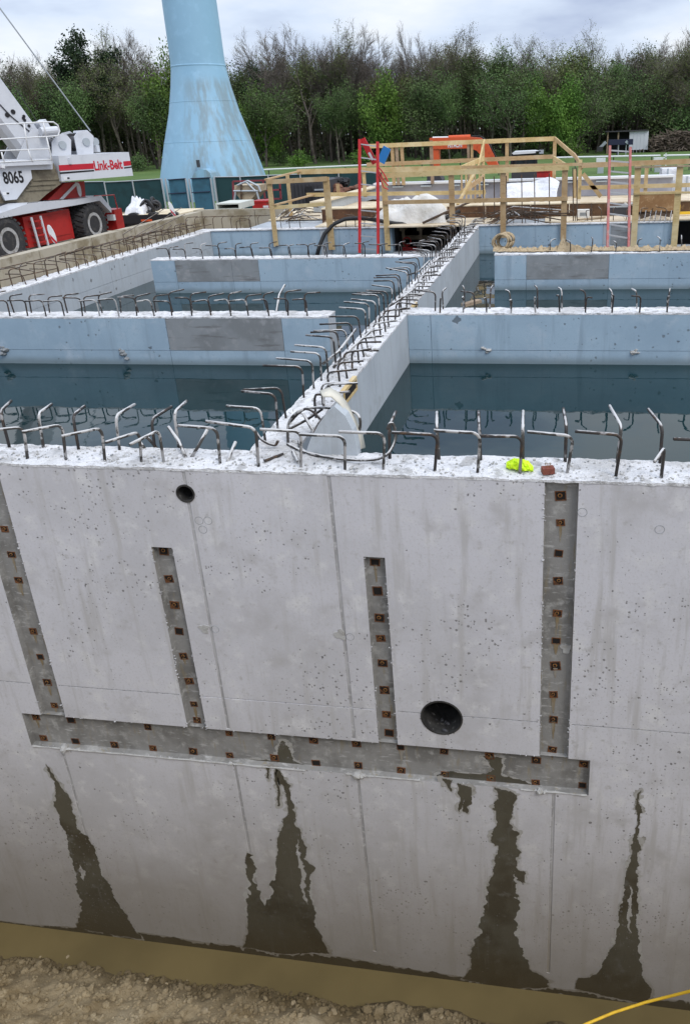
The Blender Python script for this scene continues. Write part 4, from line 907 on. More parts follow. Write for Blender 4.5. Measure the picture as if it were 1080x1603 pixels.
# rebar and lumber heaps, boxes
rp = thing('rebar_pile', 'heap of tangled rebar on the left of the deck', 'rebar pile', (-8, 26, .05))
for k in range(16):
    a = onZ(random.uniform(428, 470), random.uniform(338, 350), .05); c = onZ(random.uniform(470, 505), random.uniform(322, 338), .3); a.z = random.uniform(.05, .15); c.z = random.uniform(.1, .35)
    MB().tube([a, a.lerp(c, .5) + Vector((0, 0, random.uniform(.05, .25))), c], .016, 5).build('bar', random.choice((m_barr, m_barw)), rp)
rp2 = thing('rebar_pile', 'tangled rebar and straps in front of the dark form band by the middle post', 'rebar pile', (-1.5, 25.6, .05))
for k in range(22):
    a = onZ(random.uniform(742, 800), random.uniform(338, 352), .05); c = onZ(random.uniform(790, 900), random.uniform(322, 345), .2); a.z = .06; c.z = random.uniform(.1, .4); c.y = min(c.y, 26.3)
    MB().tube([a, a.lerp(c, .4) + Vector((0, 0, random.uniform(.1, .35))), c], .018, 5).build('bar', random.choice((m_barr, m_barw, m_barr)), rp2)
rp3 = thing('rebar_pile', 'low dark rebar mat behind the two right guardrail posts', 'rebar pile', (2.6, 25.5, .05))
for k in range(8):
    a, c = onZ(998, 343 - 1.6 * k, .06), onZ(1052, 340 - 1.6 * k, .06); MB().tube([a, (a + c) / 2 + Vector((0, 0, .12)), c], .016, 5).build('bar', m_barr, rp3)
for k in range(7):
    a, c = onZ(1000 + 8 * k, 346, .06), onZ(1004 + 8 * k, 330, .2); MB().tube([a, (a + c) / 2 + Vector((0, 0, .15)), c], .016, 5).build('bar', m_bar, rp3)
fp = thing('form_panel', 'brown plywood form panel standing behind the two right guardrail posts', 'panel', onY(1025, 325, 26.2))
a, c = onY(998, 303, 26.2), onY(1053, 330, 26.2); MB().box((a.x, 26.15, max(.06, c.z)), (c.x, 26.2, a.z)).build('sheet', mk('stained_ply', (.33, .2, .095), .6, [(1.5, 5, (.24, .13, .055), .42, .62), (9, 4, (.4, .27, .15), .55, .7)]), fp); MB().box((a.x, 26.12, a.z), (c.x, 26.23, a.z + .05)).build('top_cleat', m_wood, fp)
tbx = thing('toolbox', 'grey toolbox with a white rag behind the pink ladder', 'toolbox', onZ(966, 337, .06)); a = ORG[tbx]
MB().box((a.x - .3, a.y, .06), (a.x + .3, a.y + .35, .3)).build('case', m_dkgrey, tbx); MB().box((a.x - .31, a.y - .01, .302), (a.x + .31, a.y + .36, .35)).build('lid', m_galv, tbx)
b = MB()
for k in range(5): b.rock((a.x + .15 + .08 * k, a.y + .1, .38 + .03 * (k % 2)), .1)
setp(b.build('rag', m_tarp), 'white rag lying on the grey toolbox', 'rag')
wb = thing('block', 'small white block beside the brown form band under the guardrail corner', 'block', onZ(912, 341, .06)); a = ORG[wb]
MB().box((a.x - .2, a.y, .06), (a.x + .2, a.y + .3, .3)).build('body', m_tarp, wb); MB().box((a.x - .1, a.y - .004, .12), (a.x + .1, a.y + .01, .22)).build('recess', m_patch, wb)
for k, (px0, px1, y0, y1, lab) in enumerate(((1036, 1062, 264, 284, 'white insulation block behind the far right guardrail post'), (1066, 1110, 276, 300, 'larger white wrapped block at the right edge of the deck'))):
    a, c = onY(px0, y0, 34.6), onY(px1, y1, 34.6); t = thing('insulation_block', lab, 'block', ((a.x + c.x) / 2, 34.6, 0))
    MB().box((a.x, 34.6, 0), (c.x, 35.5, a.z)).build('body', m_tarp2, t); MB().box((a.x + .2, 34.585, .0), (a.x + .26, 34.6, a.z)).build('strap', m_galv, t)
yb = thing('clamp', 'yellow form clamp at the right edge above the second dark opening', 'clamp', onZ(1070, 336, .1)); a = ORG[yb]
MB().bar(a + Vector((-.2, 0, .05)), a + Vector((.8, 0, .05)), .06, .08).build('bar', m_yel, yb); MB().bar(a + Vector((-.16, 0, .05)), a + Vector((-.16, 0, .3)), .06, .06).build('jaw', m_yel, yb)

p0, p1 = onZ(662, 349, .12), onY(752, 309, 26.35)
setp(MB().tube([p0, p0.lerp(p1, .5) + Vector((0, 0, .02)), p1], .04, 8).build('pipe', m_barr, smooth=True), 'long dark pipe leaning up against the form band beside the heaped tarp', 'pipe')
for x0, y0, x1, y1, lab in ((510, 347, 548, 341, 'loose plank lying on the deck by the black hose'), (905, 344, 945, 340, 'loose plank lying on the deck beside the small white block')):
    setp(MB().bar(onZ(x0, y0, .09), onZ(x1, y1, .09), .14, .04).build('plank', m_wood2), lab, 'plank')
# small things on the front wall
hv = thing('plastic_bag', 'fluorescent yellow plastic bag lying on the front wall behind a rebar hook', 'bag', onZ(813, 735, .015)); a = ORG[hv]
b = MB(); nn_ = 20
for i in range(nn_ + 1):
    t = i / nn_; rr = .052 * (math.sin(math.pi * (.06 + .9 * t)) ** .45)
    for j in range(14):
        an = 2 * math.pi * j / 14; k = 1 + .35 * nz(i * .6, j * .9, 2) + .25 * nz(i * 1.3, j * 1.7, 7)
        b.v.append((a.x - .12 + .24 * t, a.y + .03 - .06 * t + rr * 1.25 * math.cos(an) * k, .016 + max(0, rr * .95 + rr * .95 * math.sin(an) * k)))
for i in range(nn_):
    for j in range(14): q, w = i * 14 + j, i * 14 + (j + 1) % 14; b.f.append((q, w, w + 14, q + 14)); b.m.append(0)
b.f += [tuple(reversed(range(14))), tuple(range(nn_ * 14, nn_ * 14 + 14))]; b.m += [0, 0]
b.build('bag_body', m_hiviz, hv)
bb = thing('brick', 'small red brown block with wire loops lying beside the yellow bag', 'block', onZ(857, 742, .015)); a = ORG[bb]
b = MB(); b.bar(a + Vector((-.05, -.01, .035)), a + Vector((.05, .02, .035)), .07, .055); b.build('body', m_brick, bb)
for dx in (-.015, .012): MB().tube([a + Vector((dx, .0, .06)), a + Vector((dx - .008, 0, .10)), a + Vector((dx + .008, 0, .105)), a + Vector((dx + .012, 0, .06))], .0025, 4).build('wire_loop', m_rust2, bb)
pts = [onY(x_, y_, Y_) for x_, y_, Y_ in ((850, 1640, 5.10), (880, 1622, 5.22), (915, 1604, 5.34), (960, 1585, 5.50), (1010, 1569, 5.58), (1050, 1559, 5.55), (1082, 1551, 5.48), (1130, 1538, 5.35), (1250, 1500, 4.9), (1400, 1440, 4.3))]
pts = [Vector((p.x, p.y, max(p.z, bank_z(p.x, p.y) + .02))) for p in pts]
setp(MB().tube(pts, .015, 8).build('air_hose', m_yel, smooth=True), 'yellow hose crossing the mud at the bottom right corner', 'hose')

# ------------------------------------------------------------------ lettering
def lettering(txt, parent, o, ux, uz, size, mt, name='lettering', bold=.012, sx=1.0, depth=.004):
    cu = bpy.data.curves.new('t', 'FONT'); cu.body = txt; cu.size = size; cu.offset = bold * size; cu.extrude = depth; cu.resolution_u = 3
    ob = bpy.data.objects.new('t', cu); COL.objects.link(ob); dg = bpy.context.evaluated_depsgraph_get(); dg.update()
    me = bpy.data.meshes.new_from_object(ob.evaluated_get(dg)); bpy.data.objects.remove(ob); bpy.data.curves.remove(cu)
    me.materials.clear(); me.materials.append(mt)
    ux = Vector(ux).normalized(); uz = Vector(uz).normalized(); nn = ux.cross(uz)
    mt_ = Matrix((ux * sx, uz, nn)).transposed().to_4x4(); mt_.translation = Vector(o) - ORG[parent]
    me.transform(mt_); return link(name, me, parent, ORG[parent])

# ------------------------------------------------------------------ crane
cc = Vector((-22.0, 30.0, 0)); GZ = -1.40
cr_ = thing('mobile_crane', 'red and white rough terrain crane behind the muddy retaining wall', 'crane', (cc.x, cc.y, GZ))
uc = Vector((.05, 1, 0)).normalized(); ncv = Vector((uc.y, -uc.x, 0)); UP = Vector((0, 0, 1))
PC = Vector((-20.35, 28.5, 0))
def C_(x, y, off=0.0): return onP(x, y, PC + ncv * off, ncv) 
us = Vector((.485, .875, 0)).normalized(); nsv = Vector((us.y, -us.x, 0))
def S_(x, y, t=1.3): return onP(x, y, cc + nsv * t, nsv)
def S(s, t, z): return cc + us * s + nsv * t + UP * z
def CL(s, t, z): return PC + uc * s + ncv * t + UP * z
m_rim = mk('dusty_rim', (.42, .42, .42), .6, [(5, 5, (.28, .27, .25), .42, .65), (14, 4, (.16, .14, .12), .58, .75)])
def wheel(parent, c, ax, R, W):
    t = MB().lathe([(R * .50, -W * .44), (R * .72, -W * .5), (R * .90, -W * .46), (R * .955, -W * .32), (R * .955, W * .32), (R * .90, W * .46), (R * .72, W * .5), (R * .50, W * .44)], c, ax, 40)
    u = ax.orthogonal().normalized(); w = ax.cross(u)
    for k in range(26):
        for sg in (-1, 1):
            a = 2 * math.pi * (k + .25 * sg) / 26; e_ = u * math.cos(a) + w * math.sin(a); a2 = a + .10; e2 = u * math.cos(a2) + w * math.sin(a2)
            t.bar(c + e_ * R * .955 + ax * sg * W * .03, c + e2 * R * .94 + ax * sg * W * .5, R * .12, R * .09, e_)
    tm = t.build('wheel', m_tyre, parent)
    rm = MB().lathe([(R * .53, W * .40), (R * .53, W * .47), (R * .40, W * .46), (R * .37, W * .28), (R * .29, W * .25), (R * .27, W * .36), (R * .10, W * .38), (0.001, W * .38)], c, ax, 32).build('rim', m_rim, tm, smooth=False)
    MB().lathe([(R * .385, W * .30), (R * .30, W * .30)], c, ax, 32).build('rim_well', m_dkgrey, tm)
    for k in range(12):
        a = 2 * math.pi * k / 12; q = c + (u * math.cos(a) + w * math.sin(a)) * R * .24 + ax * W * .35
        MB().lathe([(.03, 0), (.03, .04), (.001, .04)], q, ax, 6).build('wheel_nut', m_galv, tm)
wl, wr = C_(17, 381), C_(151, 357)
for p in (wl, wr):
    for off in (-.34, -2.9): wheel(cr_, Vector((p.x, p.y, -.50)) + ncv * off, ncv if off > -1 else -ncv, .93, .72)
sl_, sr_ = (wl - PC).dot(uc), (wr - PC).dot(uc)
# carrier
def slab(nm, pts, t0, t1, mt, par=None, frame=None):
    n_ = frame or ncv; q = [p + n_ * t0 for p in pts]; return MB().prism(q, n_ * (t1 - t0)).build(nm, mt, par or cr_)
def cz(x, y): v = C_(x, y); return ((v - PC).dot(uc), v.z)
def CP(lst): return [CL(s, 0, z) for s, z in lst]
slab('chassis', CP([(-7, -.75), (-7, .28), (sr_ + 1.9, .30), (sr_ + 2.0, -.85), (sr_ + 1.2, -.9)]), -2.6, -.85, m_cred)
slab('side_box', CP([(sl_ + 1.35, -.95), (sl_ + 1.35, .22), (sr_ - 1.15, .26), (sr_ - 1.15, -.95)]), -.85, -.32, m_cred)
slab('door_panel', CP([(sl_ + 2.35, -.72), (sl_ + 2.35, .12), (sr_ - 1.35, .15), (sr_ - 1.35, -.72)]), -.32, -.29, m_cred)
dk0 = [cz(-60, 345), cz(0, 334), cz(45, 318), cz(120, 312), cz(158, 306), cz(174, 326), cz(174, 333), cz(156, 314), cz(120, 321), cz(60, 331), cz(0, 342), cz(-60, 354)]
slab('fender_deck', CP(dk0), -.95, .03, m_cgrey)
slab('rear_bumper', CP([(sr_ + 1.55, -.95), (sr_ + 1.55, -.05), (sr_ + 2.15, -.02), (sr_ + 2.15, -.95)]), -3.2, .02, m_cred)
tl = slab('tail_light', CP([(sr_ + 1.4, -.5), (sr_ + 1.4, -.25), (sr_ + 1.55, -.25), (sr_ + 1.55, -.5)]), -.3, .03, m_white)
hb = [cz(94, 313), cz(120, 286), cz(150, 283), cz(152, 308)]
slab('hood', CP([(s - .0, z) for s, z in hb]), -1.9, -.55, m_cred)
q = [C_(x, y, -.54) for x, y in ((93, 312), (119, 285), (123, 287), (99, 312))]; MB().prism(q, ncv * .03).build('hood_edge', m_white, cr_)
p = C_(124, 297, -.545); MB().prism([p + uc * (.14 * math.cos(a)) + UP * (.3 * math.sin(a)) for a in [R_(30 * k) for k in range(12)]], ncv * .02).build('pale_decal', m_white, cr_)
p = C_(78, 300, -1.3)
slab('turntable', CP([(sl_ + .2, .3), (sl_ + .2, .75), (sl_ + 3.6, .75), (sl_ + 3.6, .3)]), -2.6, -.9, m_dkgrey)
for k in range(4): slab('step', CP([(sl_ + 1.62, .0 - .27 * k), (sl_ + 1.62, .05 - .27 * k), (sl_ + 2.12, .05 - .27 * k), (sl_ + 2.12, .0 - .27 * k)]), -.3, -.02, m_cred)
for s_ in (1.58, 2.12): MB().bar(CL(sl_ + s_, -.03, -1.05), CL(sl_ + s_ - .1, -.03, .2), .05, .08).build('step_rail', m_cgrey, cr_)
pts = [C_(x, y, .0) for x, y in ((148, 307), (179, 305), (184, 325), (185, 336))]; MB().tube(pts, .03, 6).build('hand_rail', m_cred, cr_)
pts = [C_(x, y, .0) for x, y in ((43, 321), (44, 318), (60, 317), (62, 321))]; MB().tube(pts, .02, 5).build('grab_handle', m_dkgrey, cr_)
# superstructure
sup = [(-30, 250), (83, 248), (83, 265), (49, 266), (51, 279), (27, 312), (9, 314), (-2, 292), (-30, 300)]
MB().prism([S_(x, y) for x, y in sup], -nsv * .12).build('side_plate', m_cgrey, cr_)
MB().prism([S(s, 1.1, z) for s, z in ((-2.2, 2.15), (1.45, 2.1), (1.6, 1.3), (.9, .95), (.5, .70), (-2.2, .70))], -nsv * 2.3).build('underbody', m_tandk, cr_)
for k in range(3):
    a = S_(52 - 6 * k, 282 + 8 * k, 1.12); MB().bar(a, a + us * 1.1 - UP * .02, .06, .05).build('rib', m_tandk, cr_)
cwt = [S_(x, y) for x, y in ((92, 244), (202, 238), (209, 275), (97, 284))]
cwo = MB().prism(cwt, -nsv * 2.5).build('counterweight', m_cgrey, cr_)
def cws(x, y): return S_(x, y, 1.304)
for nm, q, mt in (('red_stripe', ((92.3, 258.6), (146.8, 255.5), (147.6, 264.2), (93.5, 267.6)), m_redtxt), ('black_stripe', ((93.8, 269.6), (147.8, 265.8), (148, 268.2), (94, 272.6)), m_black), ('red_stripe', ((193.3, 252.6), (204.6, 251.7), (205.8, 258.6), (194.3, 260)), m_redtxt), ('black_stripe', ((194.6, 261.8), (206.2, 260.4), (206.7, 262.4), (195, 264)), m_black)):
    MB().prism([cws(*k) for k in q], nsv * .004).build(nm, mt, cwo)
o = cws(148.5, 266.5); e_ = cws(192.5, 263)
lt = lettering('Link-Belt', cwo, o, us, UP, .52, m_redtxt, bold=.03)
w_ = lt.dimensions.xy.length; k = (e_ - o).length / max(w_, .1)
lt.data.transform(Matrix.Translation(ORG[cwo] - o)); fr = Matrix((us, nsv, UP)).transposed(); Sx = Matrix.Diagonal((k, 1, 1)); lt.data.transform((fr @ Sx @ fr.transposed()).to_4x4()); lt.data.transform(Matrix.Translation(o - ORG[cwo]))
lettering('8065', cr_, S_(7.5, 287.5, 1.303), us, UP, .60, m_black, bold=.03, sx=.66)
for (x, y) in ((5, 302), (100, 278)):
    p = S_(x + 5, y + 1, 1.302); MB().bar(p - us * .12, p + us * .12, .12, .01, nsv).build('warning_decal', m_white, cr_); MB().bar(p + us * .02 + nsv * .006, p + us * .12 + nsv * .006, .07, .008, nsv).build('warning_mark', m_black, cr_)
p = S_(109, 252, 1.31); MB().bar(p - UP * .12, p + UP * .12, .14, .1).build('work_lamp', m_cgrey, cr_)
# tower plates that carry the boom foot, winches
for t in (.62, -.62):
    MB().prism([S_(x, y, .62) + nsv * (t - .62) for x, y in ((27, 251), (42, 215), (52, 200), (70, 205), (84, 249))], -nsv * .06).build('mast_plate', m_cgrey, cr_)
    MB().prism([S_(x, y, .62) + nsv * (t - .62) for x, y in ((82, 246), (82, 222), (88, 213), (98, 209), (106, 212), (112, 219), (112, 246))], -nsv * .05).build('winch_plate', m_cgrey, cr_)
    MB().prism([S_(x, y, .62) + nsv * (t - .62) for x, y in ((122, 242), (117, 214), (122, 207), (134, 204), (147, 214), (147, 242))], -nsv * .05).build('winch_plate', m_cgrey, cr_)
for x, y in ((98, 227), (135, 222)):
    p = S_(x, y, .58); MB().lathe([(.36, 0), (.36, .06), (.25, .06), (.25, 1.06), (.36, 1.06), (.36, 1.12)], p, -nsv, 20).build('winch_drum', m_dkgrey, cr_); MB().lathe([(.16, 0), (.16, .06), (.001, .06)], S_(x, y, .62), nsv, 14).build('winch_hub', m_galv, cr_)
p = S_(150, 222, .55); MB().lathe([(.17, 0), (.17, 1.1)], p, -nsv, 14).build('rear_roller', m_galv, cr_)
MB().prism([S_(x, y, .55) for x, y in ((137, 203.5), (147, 213), (147, 217), (136, 207))], -nsv * 1.1).build('winch_cover', m_cgrey, cr_)
for t in (.45, -.45):
    p = S_(152, 238, t); MB().bar(p, p + UP * .28, .22, .22).build('valve_block', m_cgrey, cr_)
p = S_(66, 207, .9); MB().tube([S_(64, 206, .9), S_(90, 204, .9)], .16, 12).build('air_cleaner', m_cgrey, cr_)
# boom
bd = Vector((0, 0, 0)) + us * -.486 + UP * .874; bdn = us * .874 + UP * .486
B0 = S(1.55, 0, 2.55)
def boxbeam(nm, p, L_, h, w, mt, par):
    q = [p + bdn * (h / 2 * a) + nsv * (w / 2 * b_) for a, b_ in ((-.72, -1), (.9, -1), (1, -.85), (1, .85), (.9, 1), (-.72, 1), (-1, .6), (-1, -.6))]
    return MB().prism(q, bd * L_).build(nm, mt, par)
bo = boxbeam('boom', B0 - bdn * .28, 13, 1.18, 1.0, m_cgrey, cr_)
boxbeam('boom_section', B0 - bdn * .28 + bd * 13, 3.5, 1.0, .85, m_cgrey, bo)
for k, (x, y) in enumerate(((12, 180), (21, 175), (38, 182), (39, 188), (46, 197), (37, 185))):
    p = S_(x, y, .51); MB().lathe([(.09 if k < 2 else .06, 0), (.09 if k < 2 else .06, .02), (.001, .02)], p, nsv, 12).build('boom_pin', m_black, bo)
MB().tube([S_(0, 163, .53), S_(18, 182, .53), S_(52, 210, .53)], .022, 5).build('boom_hose', m_dkgrey, bo)
MB().bar(S_(27, 140, .507), S_(60, 192, .507), .02, .014, nsv).build('boom_seam', m_dkgrey, bo)
MB().tube([S_(38, 250, 0), S_(0, 175, 0) - bd * .0], .14, 12).build('lift_cylinder', m_cgrey, cr_)
MB().bar(S_(62, 190, .4), S_(78, 215, .4), .5, .35).build('boom_foot', m_cgrey, cr_)
# walkway rail
def srail(px, t=1.5, rad=.03): MB().tube([S_(x, y, t) for x, y in px], rad, 6).build('hand_rail', m_white, cr_, smooth=True)
srail(((-30, 197), (0, 195), (70, 191), (84, 191), (91, 196), (94, 205), (92, 212), (86, 213), (0, 218), (-30, 220)))
srail(((-30, 238), (0, 236), (77, 233), (80, 245), (82, 252))); srail(((-30, 255), (0, 254), (80, 250)))
for a, c in (((38, 193), (44, 233)), ((44, 233), (51, 253)), ((68, 191), (73, 213)), ((3, 238), (7, 254)), ((73, 213), (82, 252))): srail((a, c))
MB().prism([S_(x, y, 1.5) for x, y in ((-30, 256), (81, 252), (82, 257), (-30, 262))], -nsv * .5).build('walkway', m_cgrey, cr_)
MB().bar(S_(4, 258, 1.52), S_(4, 263, 1.52), .2, .12).build('side_lamp', m_white, cr_)
p = S_(142, 205, .1); q = S_(0, 12, .1); MB().tube([p, q, q + (q - p) * .8], .028, 5).build('hoist_cable', m_galv, cr_)

# reflective markers on the wall top
def marker(px, Y, lab, x_, tilt):
    p = onX(px[0], px[1], x_); t = thing('marker_board', lab, 'marker', p, 'striped marker boards'); 
    MB().box((p.x - .12, p.y - .12, p.z - .8), (p.x + .12, p.y + .12, p.z - .02)).build('base', m_black, t)
    w = Vector((.24, .05, 0)); up = Vector((tilt * .2, 0, .58)); n2 = w.cross(up).normalized()
    q = [p + w * (.32 * math.cos(a)) + up * (.42 + .46 * math.sin(a)) for a in [2 * math.pi * k / 14 for k in range(14)]]
    MB().prism(q, -n2 * .04 if n2.y > 0 else n2 * .04).build('board', m_white, t)
    nn = n2 if n2.y < 0 else -n2
    for s_ in (-.28,): MB().prism([p + w * a + up * b_ + nn * .045 for a, b_ in ((-.24, .42 + s_ + .3), (.24, .42 + s_ - .1), (.2, .42 + s_ - .3), (-.26, .42 + s_ + .08))], nn * .004).build('red_stripe', m_redtxt, t)
marker((88, 380), 0, 'striped marker board standing beside the crane between its wheels', -14.4, -.6)
marker((274, 338), 0, 'striped marker board standing at the corner of the muddy retaining wall', -13.9, -.8)

# ------------------------------------------------------------------ flatbed trailer and debris behind the crane
tr = thing('flatbed_trailer', 'low black flatbed trailer behind the crane', 'trailer', (-19, 40, -1.4))
a, c = onY(180, 337, 38.5), onY(280, 333, 38.5)
MB().box((a.x, 38.5, a.z - .12), (c.x, 41.5, a.z)).build('bed', m_ply, tr); MB().box((a.x, 38.4, a.z - .42), (c.x, 38.5, a.z - .01)).build('side_rail', m_black, tr); MB().box((a.x + .3, 38.6, -1.3), (c.x - .3, 41.3, a.z - .13)).build('chassis', m_black, tr)
p = onY(230, 345, 38.39); MB().box((p.x - .3, 38.38, p.z - .05), (p.x + .3, 38.395, p.z + .05)).build('reflector', m_orange, tr)
for k in range(3): MB().lathe([(.25, -.12), (.42, -.12), (.42, .12), (.25, .12)], (a.x + 1 + k * 1.1, 38.6, -1.0), (0, 1, 0), 20).build('wheel', m_tyre, tr)
pl = a.z
heap('plastic_sheet', (205, 330), (234, 330), 39.4, 1.4, 1.0, m_tarp2, 'crumpled white plastic sheet on the flatbed trailer', 'sheet', 8.1, pl)
hs = thing('hose_pile', 'pile of coiled black hoses beside the white plastic sheet', 'hoses', (onY(242, 330, 39.5).x, 39.5, pl)); p = ORG[hs]
for k in range(8):
    o = p + Vector((random.uniform(-.5, .5), random.uniform(-.3, .3), random.uniform(.15, .5))); ax = Vector((random.gauss(0, 1), random.gauss(0, 1), random.gauss(0, .6))).normalized(); u = ax.orthogonal().normalized(); w = ax.cross(u); rr = random.uniform(.2, .38)
    MB().tube([o + (u * math.cos(b_) + w * math.sin(b_)) * rr for b_ in [R_(24 * j) for j in range(16)]], .075, 6).build('coil', random.choice((m_hose, m_dkgrey, m_hose)), hs, smooth=True)
# pale precast box on the return wall
pb_ = thing('precast_box', 'pale open precast box on top of the retaining wall corner', 'box', onY(368, 330, 29)); z0 = .325
a, c = onY(339, 330, 28.75), onY(377, 331, 28.75); x0, x1 = a.x, c.x; y0, y1 = 28.75, 30.2; zt = onY(358, 318, 28.75).z
for q0, q1, nm in (((x0, y0, zt - .05), (x1, y1, zt), 'lid'), ((x0, y0, z0), (x0 + .06, y1, zt - .052), 'side'), ((x1 - .06, y0, z0), (x1, y1, zt - .052), 'side'), ((x0 + .062, y1 - .06, z0), (x1 - .062, y1, zt - .052), 'back'), ((x0 + .062, y0 + .02, z0), (x1 - .062, y1 - .062, z0 + .02), 'floor')): MB().box(q0, q1).build(nm, m_beige if nm != 'back' else m_black, pb_)
# concrete bucket, red rack and toolbox
bk_ = thing('concrete_bucket', 'dusty concrete bucket in a frame by the green fence', 'bucket', onY(387, 322, 34)); Yb = 34.0
def bx_(nm, px0, px1, Y0, Y1, mt, par):
    a, c = onY(*px0, Y0), onY(*px1, Y0); return MB().box((a.x, Y0, c.z), (c.x, Y1, a.z)).build(nm, mt, par)
q = [onY(x, y, Yb) for x, y in ((367, 290), (404, 290), (404, 300), (392, 314), (378, 314), (367, 300))]; MB().prism(q, (0, 1.1, 0)).build('hopper', m_hopper, bk_)
for x0, y0, x1, y1 in ((369, 300, 366, 322), (402, 300, 408, 322), (378, 289, 378, 314), (366, 299, 404, 299), (385, 284, 400, 299), (372, 290, 388, 283), (388, 283, 404, 291), (404, 290, 408, 300)):
    MB().tube([onY(x0, y0, Yb - .08), onY(x1, y1, Yb - .08)], .045, 6).build('frame_bar', m_barr if x0 == x1 else m_galv, bk_)
rk = thing('steel_rack', 'dark red steel rack behind the concrete bucket', 'rack', onY(400, 320, 36)); 
for x0, y0, x1, y1 in ((365, 284, 424, 282), (365, 284, 366, 320), (412, 283, 416, 320), (424, 283, 428, 315), (438, 285, 440, 312), (412, 298, 440, 297), (412, 312, 440, 311)): MB().bar(onY(x0, y0, 36), onY(x1, y1, 36), .07, .07).build('frame_bar', mk('dull_red_%d' % x1, (.22, .04, .05), .6), rk)
tb2 = thing('toolbox', 'bright red toolbox beside the pale precast box', 'toolbox', onY(406, 328, 31.2)); bx_('case', (395, 317), (418, 328), 31.2, 31.9, m_cred, tb2); bx_('lid', (394, 314.5), (419, 316.7), 31.18, 31.92, m_cred, tb2)
bx_('latch', (412, 322), (420, 325), 31.12, 31.17, m_white, tb2)
ct = thing('storage_container', 'dark grey storage container beyond the left guardrail', 'container', onY(470, 320, 40)); bx_('body', (450, 286), (508, 330), 40, 44, m_dkgrey, ct)
for k in range(9): bx_('rib', (452 + 6 * k, 288), (454 + 6 * k, 328), 39.93, 39.995, m_dkgrey, ct)
bx_('open_door', (478, 292), (490, 318), 39.88, 39.925, m_black, ct); bx_('lock_bar', (492, 296), (506, 298), 39.85, 39.9, m_galv, ct)
lb = thing('earth_bank', 'reddish brown earth and rubble heap behind the left guardrail', 'heap', onY(545, 310, 42)); b = MB()
for k in range(90):
    p = onY(random.uniform(525, 585), random.uniform(293, 312), 42 + random.uniform(0, 1)); b.rock(p, random.uniform(.15, .4))
b.build('rubble', mk('red_earth', (.16, .075, .05), .95, [(3, 5, (.09, .05, .035), .45, .65)]), lb)
b = MB()
for k in range(40):
    p = onY(random.uniform(523, 545), random.uniform(280, 290), 43 + random.uniform(0, 1)); b.rock(p, random.uniform(.1, .3))
b.build('dark_debris', m_black, lb)

# ------------------------------------------------------------------ excavator
ex = thing('excavator', 'orange excavator with its boom arched to the left behind the deck', 'excavator', (-1.5, 47, -1.7)); YE = 46.0
def ep(nm, px, Y0, dy, mt, par=None): return MB().prism([onY(x, y, Y0) for x, y in px], (0, dy, 0)).build(nm, mt, par or ex)
bm2 = ep('boom', ((672, 216), (735, 214.5), (752, 216), (762, 224), (772, 242), (783, 268), (770, 268), (758, 250), (746, 236), (735, 232), (690, 233.5), (672, 233)), YE, .7, m_orange)
p, q = onY(700.5, 231, YE - .012), onY(722.5, 229.8, YE - .012)
lt = lettering('HITACHI', bm2, p, (1, 0, 0), UP, .36, m_white, bold=.03); w_ = lt.dimensions.x; lt.data.transform(Matrix.Translation(ORG[bm2] - p)); lt.data.transform(Matrix.Diagonal(((q - p).length / w_, 1, 1, 1))); lt.data.transform(Matrix.Translation(p - ORG[bm2]))
ep('arm', ((673, 218), (687, 220), (687, 268), (680, 276), (674, 262)), YE + .05, .6, m_orange)
MB().tube([onY(677, 216.5, YE + .3), onY(702, 216, YE + .3)], .09, 10).build('cylinder_rod', m_white, ex); MB().tube([onY(702, 216, YE + .3), onY(736, 214.5, YE + .3)], .14, 10).build('cylinder', m_orange, ex)
MB().tube([onY(738, 213, YE + .3), onY(752, 213.5, YE + .3), onY(764, 222, YE + .3), onY(776, 246, YE + .3)], .05, 6).build('hydraulic_hose', m_black, ex)
ep('bucket', ((668, 268), (684, 268), (692, 282), (684, 296), (668, 292)), YE - .3, 1.2, m_dkgrey)
ep('cab_body', ((800, 262), (800, 285), (850, 285), (850, 260), (845, 259)), YE + .2, 1.6, m_dkgrey)
ep('roof', ((801, 240), (804, 237.5), (836, 236), (842, 237), (840, 239.5), (803, 242)), YE + .1, 1.7, m_white)
for x0, y0, x1, y1 in ((802, 241, 799, 262), (823, 239, 822, 262), (837, 239, 839, 261), (808, 240, 806, 262)): MB().bar(onY(x0, y0, YE + .2), onY(x1, y1, YE + .2), .12, .1).build('cab_pillar', m_black, ex)
ep('window', ((809, 243), (822, 242), (821, 261), (806, 262)), YE + .3, .03, m_glass); ep('window', ((824, 242), (837, 241), (838, 260), (823, 261)), YE + .3, .03, m_glass)
ep('back_panel', ((803, 242), (838, 240), (839, 262), (800, 262)), YE + 1.5, .05, m_black)
ep('house', ((826, 285), (826, 262), (848, 259), (862, 259), (866, 285)), YE + 1.9, 1.8, m_orange)
MB().tube([onY(838, 238, YE), onY(846, 237, YE)], .05, 5).build('mirror_arm', m_black, ex); p = onY(847, 237.5, YE); MB().box((p.x - .12, p.y - .03, p.z - .1), (p.x + .12, p.y + .03, p.z + .1)).build('mirror', m_galv, ex)
for yy_ in (YE - .2, YE + 2.7):
    a, c = onY(780, 300, YE), onY(880, 300, YE)
    MB().prism([(a.x, yy_, -1.3), (a.x + .35, yy_, -.95), (c.x - .35, yy_, -.95), (c.x, yy_, -1.3), (c.x - .35, yy_, -1.7), (a.x + .35, yy_, -1.7)], (0, .6, 0)).build('track', m_dkgrey, ex)
rt = thing('pickup_bed', 'red metal bin half hidden behind the white sheet', 'bin', onY(846, 275, 39)); bx_('body', (840, 269), (860, 280), 39, 40.2, m_cred, rt); bx_('rim', (839, 267), (861, 268.7), 38.97, 40.23, m_cred, rt)

